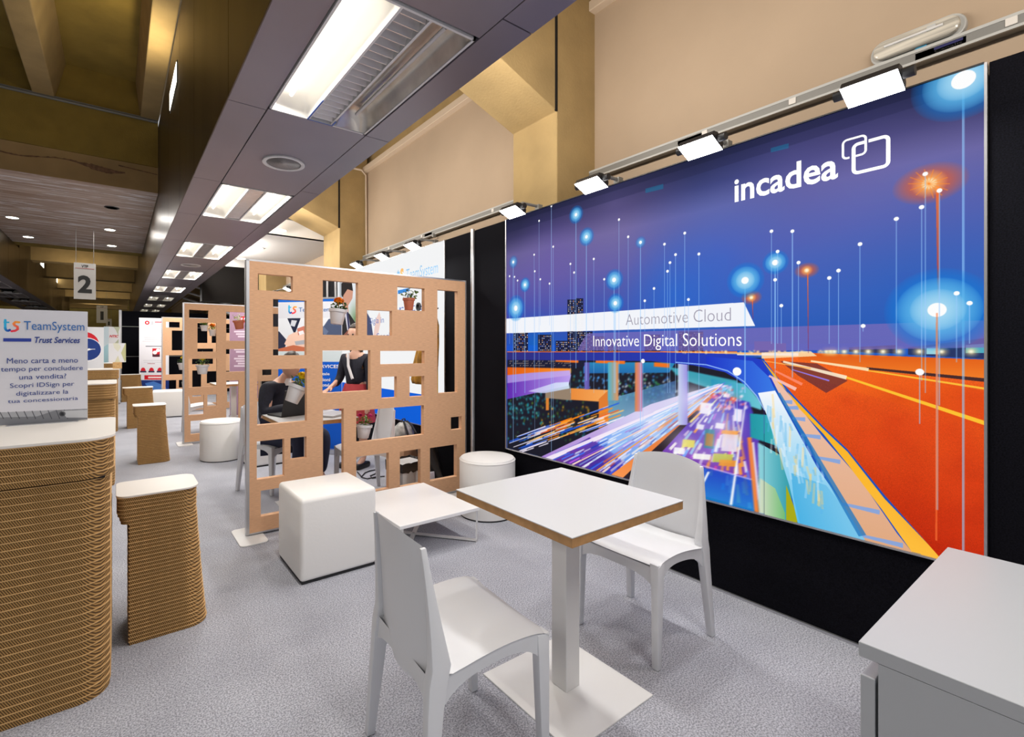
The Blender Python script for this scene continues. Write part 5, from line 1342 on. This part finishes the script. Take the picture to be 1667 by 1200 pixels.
# waste bin with liner
bn = thing('waste_bin', 'white square waste bin with a black liner behind the screen', 'bin', (2.17, 3.93, 0), math.radians(8))
bm = B(); hexa(bm, [(-.12, -.11, 0), (.12, -.11, 0), (.12, .11, 0), (-.12, .11, 0)], [(-.135, -.125, .27), (.135, -.125, .27), (.135, .125, .27), (-.135, .125, .27)]); obj('bin_body', bm, M_whitepaint, bn, bevel=.006)
bm = B(); rr = random.Random(2); n = 40; R0 = []; R1 = []; R2 = []
for k in range(n):
    a = 2 * PI * k / n; m_ = 1 / max(abs(math.cos(a)), abs(math.sin(a)))
    R0.append(bm.verts.new((.140 * m_ * math.cos(a), .130 * m_ * math.sin(a), .205 + rr.uniform(-.012, .012)))); R1.append(bm.verts.new((.142 * m_ * math.cos(a), .133 * m_ * math.sin(a), .285 + rr.uniform(-.004, .006))))
    R2.append(bm.verts.new((.115 * m_ * math.cos(a), .105 * m_ * math.sin(a), .24 + rr.uniform(-.01, .01))))
for k in range(n):
    j = (k + 1) % n; bm.faces.new((R0[k], R0[j], R1[j], R1[k])); bm.faces.new((R1[k], R1[j], R2[j], R2[k]))
bm.faces.new(R2[::-1]); obj('liner', bm, mat('black_liner', (.03, .026, .024), .25), bn)
# cardboard box with a backpack on it
cbx = thing('cardboard_box', 'brown cardboard box on the floor against the black wall', 'box', (2.42, 4.33, 0), .1)
bm = B(); box(bm, -.17, .17, -.16, .16, 0, .36); obj('carton', bm, M_kraft, cbx, bevel=.003)
bm = B(); box(bm, -.172, .172, -.025, .025, .3605, .362); obj('tape', bm, M_board, cbx)
bk = thing('backpack', 'small black and white backpack on top of the cardboard box', 'backpack', (2.36, 4.33, .363), .3)
bm = B(); lathe(bm, [(.6, 0), (.95, .02), (1, .09), (.85, .16), (.45, .20), (.0005, .21)], 20, .125, .09); obj('bag', bm, mat('grey_white_fabric', (.5, .5, .48), .7, noise=14, amt=.3), bk, smooth='all')
for s in (-1, 1):
    bm = B(); tube(bm, [(s * .05, -.085, .03), (s * .055, -.115, .10), (s * .045, -.07, .17), (s * .02, -.02, .215)], .012, 6); obj('strap', bm, M_dark, bk, smooth=True)
bm = B(); tube(bm, [(-.03, 0, .20), (-.015, 0, .235), (.015, 0, .235), (.03, 0, .20)], .007, 6); obj('handle', bm, M_dark, bk)
# long black bag leaning on the wall, and a paper bag
um = thing('umbrella_bag', 'long shiny black folded umbrella bag leaning behind the screen', 'bag', (2.46, 3.86, 0))
bm = B(); P0, P1 = Vector((-.07, .16, .44)), Vector((.03, -.02, .05)); rr = random.Random(5)
rings = []; d = (P1 - P0).normalized(); u_ = d.cross(Vector((0, 0, 1))).normalized(); v_ = d.cross(u_)
for i in range(12):
    t0 = i / 11; c_ = P0.lerp(P1, t0); rad = (.085 + .02 * math.sin(t0 * 5)) * (1 - .45 * t0)
    rings.append([bm.verts.new(c_ + rad * (1 + .16 * math.sin(5 * k / 16 * 2 * PI + i * .3)) * (math.cos(2 * PI * k / 16) * u_ + math.sin(2 * PI * k / 16) * v_)) for k in range(16)])
for a_, b_ in zip(rings, rings[1:]):
    for k in range(16): bm.faces.new((a_[k], a_[(k + 1) % 16], b_[(k + 1) % 16], b_[k]))
bm.faces.new(rings[0][::-1]); bm.faces.new(rings[-1]); obj('bag', bm, mat('black_nylon', (.02, .02, .022), .35), um, smooth='all')
bm = B(); tube(bm, [P1 + Vector((0, 0, 0)), P1 + d * .045], .022, 10); obj('tip', bm, M_alu, um)
pb = thing('paper_bag', 'crumpled white paper bag on the floor under the black umbrella bag', 'bag', (2.33, 3.80, 0), .4)
bm = B(); hexa(bm, [(-.06, -.035, 0), (.06, -.035, 0), (.06, .035, 0), (-.06, .035, 0)], [(-.05, -.012, .15), (.065, -.02, .17), (.06, .03, .16), (-.055, .02, .14)]); obj('bag', bm, mat('crumpled_paper', (.6, .58, .66), .7, noise=16, amt=.2, bump=.8, bscale=20), pb)
# cables on the carpet
cb2 = None
bm = B()
tube(bm, [(*at(x, y), .008) for x, y in ((588, 778), (594, 771), (602, 768), (612, 766), (616, 768), (610, 773), (603, 776), (606, 780), (618, 778))], .006, 6)
cb2 = obj('power_cable', bm, M_dark, None, smooth=True); tag(cb2, 'thin black cable looped on the carpet behind the coffee table', 'cable')
bm = B(); tube(bm, [(*at(x, y), .009) for x, y in ((582, 770), (590, 779), (598, 781), (612, 778), (626, 777))], .006, 6)
cb3 = obj('power_cable', bm, M_dark, None, smooth=True); tag(cb3, 'straight black cable lying below the looped one', 'cable')
# mustard coat with scarf and yellow bag on the hook
co = thing('coat', 'mustard coat hanging on the hook of the white lightbox', 'coat', (2.575, 4.20, 1.64))
bm = B(); rings = []
for z, yc, wy, wx in ((0.04, -.06, .03, .02), (0.0, -.06, .07, .035), (-.10, -.05, .13, .045), (-.28, .0, .19, .05), (-.5, .06, .24, .05), (-.66, .10, .24, .048), (-.70, .10, .22, .04)):
    rings.append([bm.verts.new((wx * math.cos(2 * PI * k / 36) * (1 + .25 * math.cos(9 * 2 * PI * k / 36)), yc + wy * math.sin(2 * PI * k / 36) * (1 + .05 * math.cos(7 * 2 * PI * k / 36)), z)) for k in range(36)])
for a_, b_ in zip(rings, rings[1:]):
    for k in range(36): bm.faces.new((a_[k], a_[(k + 1) % 36], b_[(k + 1) % 36], b_[k]))
bm.faces.new(rings[0]); bm.faces.new(rings[-1][::-1]); obj('body', bm, M_mustard, co, smooth='all')
bm = B(); tube(bm, [(0, -.10, -.14), (-.02, -.15, -.36), (-.02, -.14, -.64)], .045, 14, .032); obj('sleeve', bm, M_mustard, co, smooth=True)
bm = B(); tube(bm, [(-.03, -.13, -.60), (-.035, -.12, -.72), (-.03, -.10, -.78)], .045, 12, .03); obj('scarf', bm, mat('patterned_scarf', (.6, .6, .58), .8, noise=30, col2=(.02, .02, .02)), co, smooth=True)
yb = thing('shoulder_bag', 'small bright yellow bag hanging under the mustard coat', 'bag', (2.57, 4.05, .735))
bm = B(); lathe(bm, [(.7, 0), (1, .02), (.95, .08), (.6, .11), (.0005, .115)], 20, .035, .075); obj('bag', bm, M_yellowcloth, yb, smooth='all')
bm = B(); tube(bm, [(0, -.03, .10), (.02, .0, .5), (.04, .06, .92)], .005, 6); obj('strap', bm, M_yellowcloth, yb)

# ================================================================== PEOPLE
def skin(name, nodes, m, parent, sub=2, root=0):
    """nodes: (x, y, z, radius[, radius2], parent index)"""
    bm = B(); lay = bm.verts.layers.skin.verify(); vs = [bm.verts.new(n[:3]) for n in nodes]
    for i, n in enumerate(nodes):
        r1 = n[3]; r2 = n[4] if len(n) == 6 else n[3]
        vs[i][lay].radius = (r1, r2); vs[i][lay].use_root = (i == root)
        if n[-1] is not None: bm.edges.new((vs[n[-1]], vs[i]))
    me = bpy.data.meshes.new(name); bm.to_mesh(me); bm.free()
    o = bpy.data.objects.new(name, me); C.objects.link(o)
    sm = o.modifiers.new('skin', 'SKIN'); sm.use_smooth_shade = True
    o.modifiers.new('sub', 'SUBSURF').levels = sub
    bpy.context.view_layer.update()
    me2 = bpy.data.meshes.new_from_object(o.evaluated_get(bpy.context.evaluated_depsgraph_get()))
    bpy.data.objects.remove(o)
    me2.materials.clear(); me2.materials.append(m); me2.name = name
    for p in me2.polygons: p.use_smooth = True
    r = bpy.data.objects.new(name, me2); C.objects.link(r); r.parent = parent
    return r
def fingers(nodes, wrist, d, side, cur=.4):
    """palm and five bent fingers appended to a skin tree; d: hand direction, side: thumb direction"""
    d = Vector(d).normalized(); s = Vector(side).normalized(); up = d.cross(s)
    w_ = Vector(nodes[wrist][:3]); i0 = len(nodes)
    pm = w_ + d * .05; nodes.append((*pm, .026, .014, wrist))
    for k, (o_, L_) in enumerate(((.024, .070), (.008, .080), (-.008, .074), (-.024, .058))):
        b_ = pm + s * o_ + d * .038; nodes.append((*b_, .010, i0)); j = len(nodes) - 1
        e = b_ + d * L_ * .5 - Vector((0, 0, 1)) * L_ * .12; nodes.append((*e, .0085, j))
        e2 = e + d * L_ * .4 - Vector((0, 0, 1)) * L_ * cur; nodes.append((*e2, .007, j + 1))
    b_ = w_ + d * .025 + s * .030; nodes.append((*b_, .011, wrist)); j = len(nodes) - 1
    nodes.append((*(b_ + d * .030 + s * .022), .009, j)); nodes.append((*(b_ + d * .058 + s * .026), .0075, j + 1))
def head(parent, c, face, hairlen=0.0, tilt=0):
    """head with nose, eyes, mouth, ears and hair, centred on c, looking along face"""
    f_ = Vector(face).normalized(); r_ = f_.cross(Vector((0, 0, 1))).normalized(); u = r_.cross(f_)
    bm = B(); bmesh.ops.create_uvsphere(bm, u_segments=24, v_segments=16, radius=1)
    for v in bm.verts:
        x, y, z = v.co                          # x to the side, y forward, z up
        sx = .072 * (1 - .28 * max(0, -z)); sy = .095 * (1 - .10 * max(0, -z)); sz = .118
        yy = y * sy + (.012 if z < -.3 and y > 0 else 0)
        if y > .75 and -.25 < z < .25 and abs(x) < .22: yy += .016 * (1 - abs(x) / .22) * (1 if z < .05 else .4)
        if y > .7 and abs(z - .18) < .12 and .2 < abs(x) < .55: yy -= .006
        v.co = Vector(c) + r_ * x * sx + f_ * yy + u * z * sz
    hd = obj('head', bm, M_skin, parent, smooth='all')
    for s in (-1, 1):
        bm = B(); bmesh.ops.create_uvsphere(bm, u_segments=10, v_segments=8, radius=.010)
        bmesh.ops.translate(bm, verts=bm.verts, vec=Vector(c) + r_ * s * .030 + f_ * .080 + u * .012); obj('eye', bm, M_hair, hd, smooth='all')
        bm = B(); bmesh.ops.create_uvsphere(bm, u_segments=10, v_segments=8, radius=1)
        for v in bm.verts: v.co = Vector(c) + r_ * (s * .073 + v.co.x * .008) + f_ * (v.co.y * .016 - .005) + u * (v.co.z * .028)
        obj('ear', bm, M_skin, hd, smooth='all')
    bm = B(); bmesh.ops.create_uvsphere(bm, u_segments=10, v_segments=6, radius=1)
    for v in bm.verts: v.co = Vector(c) + r_ * v.co.x * .024 + f_ * (.086 + v.co.y * .006) + u * (-.058 + v.co.z * .006)
    obj('mouth', bm, mat('lips', (.45, .16, .13), .5), hd, smooth='all')
    bm = B(); bmesh.ops.create_uvsphere(bm, u_segments=24, v_segments=16, radius=1)
    for v in bm.verts:
        x, y, z = v.co
        if y > .35 and z < .45: y = .35 - (.45 - z) * .5
        zz = z * .126 + .012
        if z < 0: zz = z * (.07 + hairlen) + .012
        v.co = Vector(c) + r_ * x * (.080 + (.02 if hairlen and z < 0 else 0)) + f_ * (y * .098 - .012) + u * zz
    obj('hair', bm, M_hair, hd, smooth='all')
# seated person at the laptop
pr = thing('person', 'person in a dark navy suit seated at the laptop behind the near screen', 'person', (1.22, 4.73, 0), math.radians(-60))
hands = [(.09, 0, .98, .045, None), (.12, 0, 1.04, .040, 0)]
hands = [(-.02, 0, .56, .12, .14, None), (.02, 0, .76, .11, .13, 0), (.07, 0, .93, .10, .13, 1), (.11, 0, 1.03, .048, 2), (.15, 0, 1.10, .046, 3)]
for s in (-1, 1):
    i = len(hands); hands.append((.08, s * .17, .95, .05, 2)); hands.append((.13, s * .24, .74, .042, i)); hands.append((.36, s * .15, .795, .026, i + 1))
    fingers(hands, i + 2, (.95, -s * .25, 0), (0, -s, 0), .3)
for s in (-1, 1):
    i = len(hands); hands.append((.02, s * .10, .53, .09, 0)); hands.append((.44, s * .14, .52, .065, i)); hands.append((.40, s * .14, .12, .042, i + 1)); hands.append((.54, s * .15, .05, .035, i + 2))
skin('body', hands, M_skin, pr)
skin('suit_jacket', [(-.03, 0, .54, .155, .18, None), (.0, 0, .74, .14, .165, 0), (.06, 0, .92, .125, .16, 1), (.09, 0, .99, .075, .09, 2)] +
     [q_ for s, i in ((-1, 4), (1, 7)) for q_ in ((.07, s * .185, .945, .073, 2), (.12, s * .255, .735, .060, i), (.31, s * .175, .79, .042, i + 1))], M_navy, pr)
skin('trousers', [(-.03, 0, .50, .14, .17, None)] + [q_ for s, i in ((-1, 1), (1, 4)) for q_ in ((.14, s * .12, .515, .098, 0), (.45, s * .15, .52, .078, i), (.40, s * .15, .14, .058, i + 1))], M_navy2, pr)
bm = B(); lathe(bm, [(.060, .97), (.052, 1.01), (.050, 1.035), (.044, 1.035)], 20, c=(.115, 0, 0)); obj('shirt_collar', bm, M_shirt, pr, smooth=True)
for s in (-1, 1):
    bm = B(); box(bm, .34, .60, s * .15 - .045, s * .15 + .045, 0, .085); obj('shoe', bm, M_dark, pr, bevel=.03, seg=3, smooth=True)
head(pr, (.185, 0, 1.155), (.9, 0, -.38))
# standing person with long hair
pw = thing('person', 'standing person with long hair in dark top and red skirt, seen through the screen', 'person', (2.17, 5.06, 0), math.radians(-150))
wn = [(0, 0, .84, .10, .13, None), (0, 0, 1.02, .085, .105, 0), (.01, 0, 1.18, .09, .12, 1), (.01, 0, 1.29, .040, 2), (.02, 0, 1.36, .038, 3)]
for s in (-1, 1):
    i = len(wn); wn.append((.01, s * .145, 1.21, .042, 2)); wn.append((.03, s * .20, .98, .034, i)); wn.append((.20 if s < 0 else .06, s * .20, .88 if s < 0 else .78, .024, i + 1))
    fingers(wn, i + 2, (.9 if s < 0 else .2, 0, -.3 if s < 0 else -.95), (0, -s, 0), .2)
for s in (-1, 1):
    i = len(wn); wn.append((0, s * .09, .78, .085, 0)); wn.append((.01, s * .09, .45, .058, i)); wn.append((0, s * .09, .10, .036, i + 1)); wn.append((.12, s * .10, .03, .028, i + 2))
skin('body', wn, M_skin, pw)
skin('dark_top', [(0, 0, .86, .125, .155, None), (0, 0, 1.02, .105, .125, 0), (.01, 0, 1.18, .11, .14, 1)] + [q_ for s, i in ((-1, 3), (1, 6)) for q_ in ((.01, s * .155, 1.21, .060, 2), (.03, s * .205, .98, .050, i), (.13 if s < 0 else .05, s * .205, .90 if s < 0 else .84, .038, i + 1))], M_navy, pw)
bm = B(); lathe(bm, [(.135, .92), (.16, .84), (.19, .66), (.21, .50), (.20, .50), (.15, .84)], 28, .9, 1.05); obj('skirt', bm, M_red, pw, smooth=True)
for s in (-1, 1):
    bm = B(); box(bm, -.07, .16, s * .10 - .04, s * .10 + .04, 0, .06); obj('shoe', bm, M_dark, pw, bevel=.02, seg=3, smooth=True)
bm = B(); tube(bm, [(.09, -.05, 1.26), (.125, -.02, 1.12), (.13, .04, .98)], .016, 8); obj('white_scarf', bm, M_shirt, pw, smooth=True)
head(pw, (.03, 0, 1.455), (1, 0, -.05), hairlen=.22)
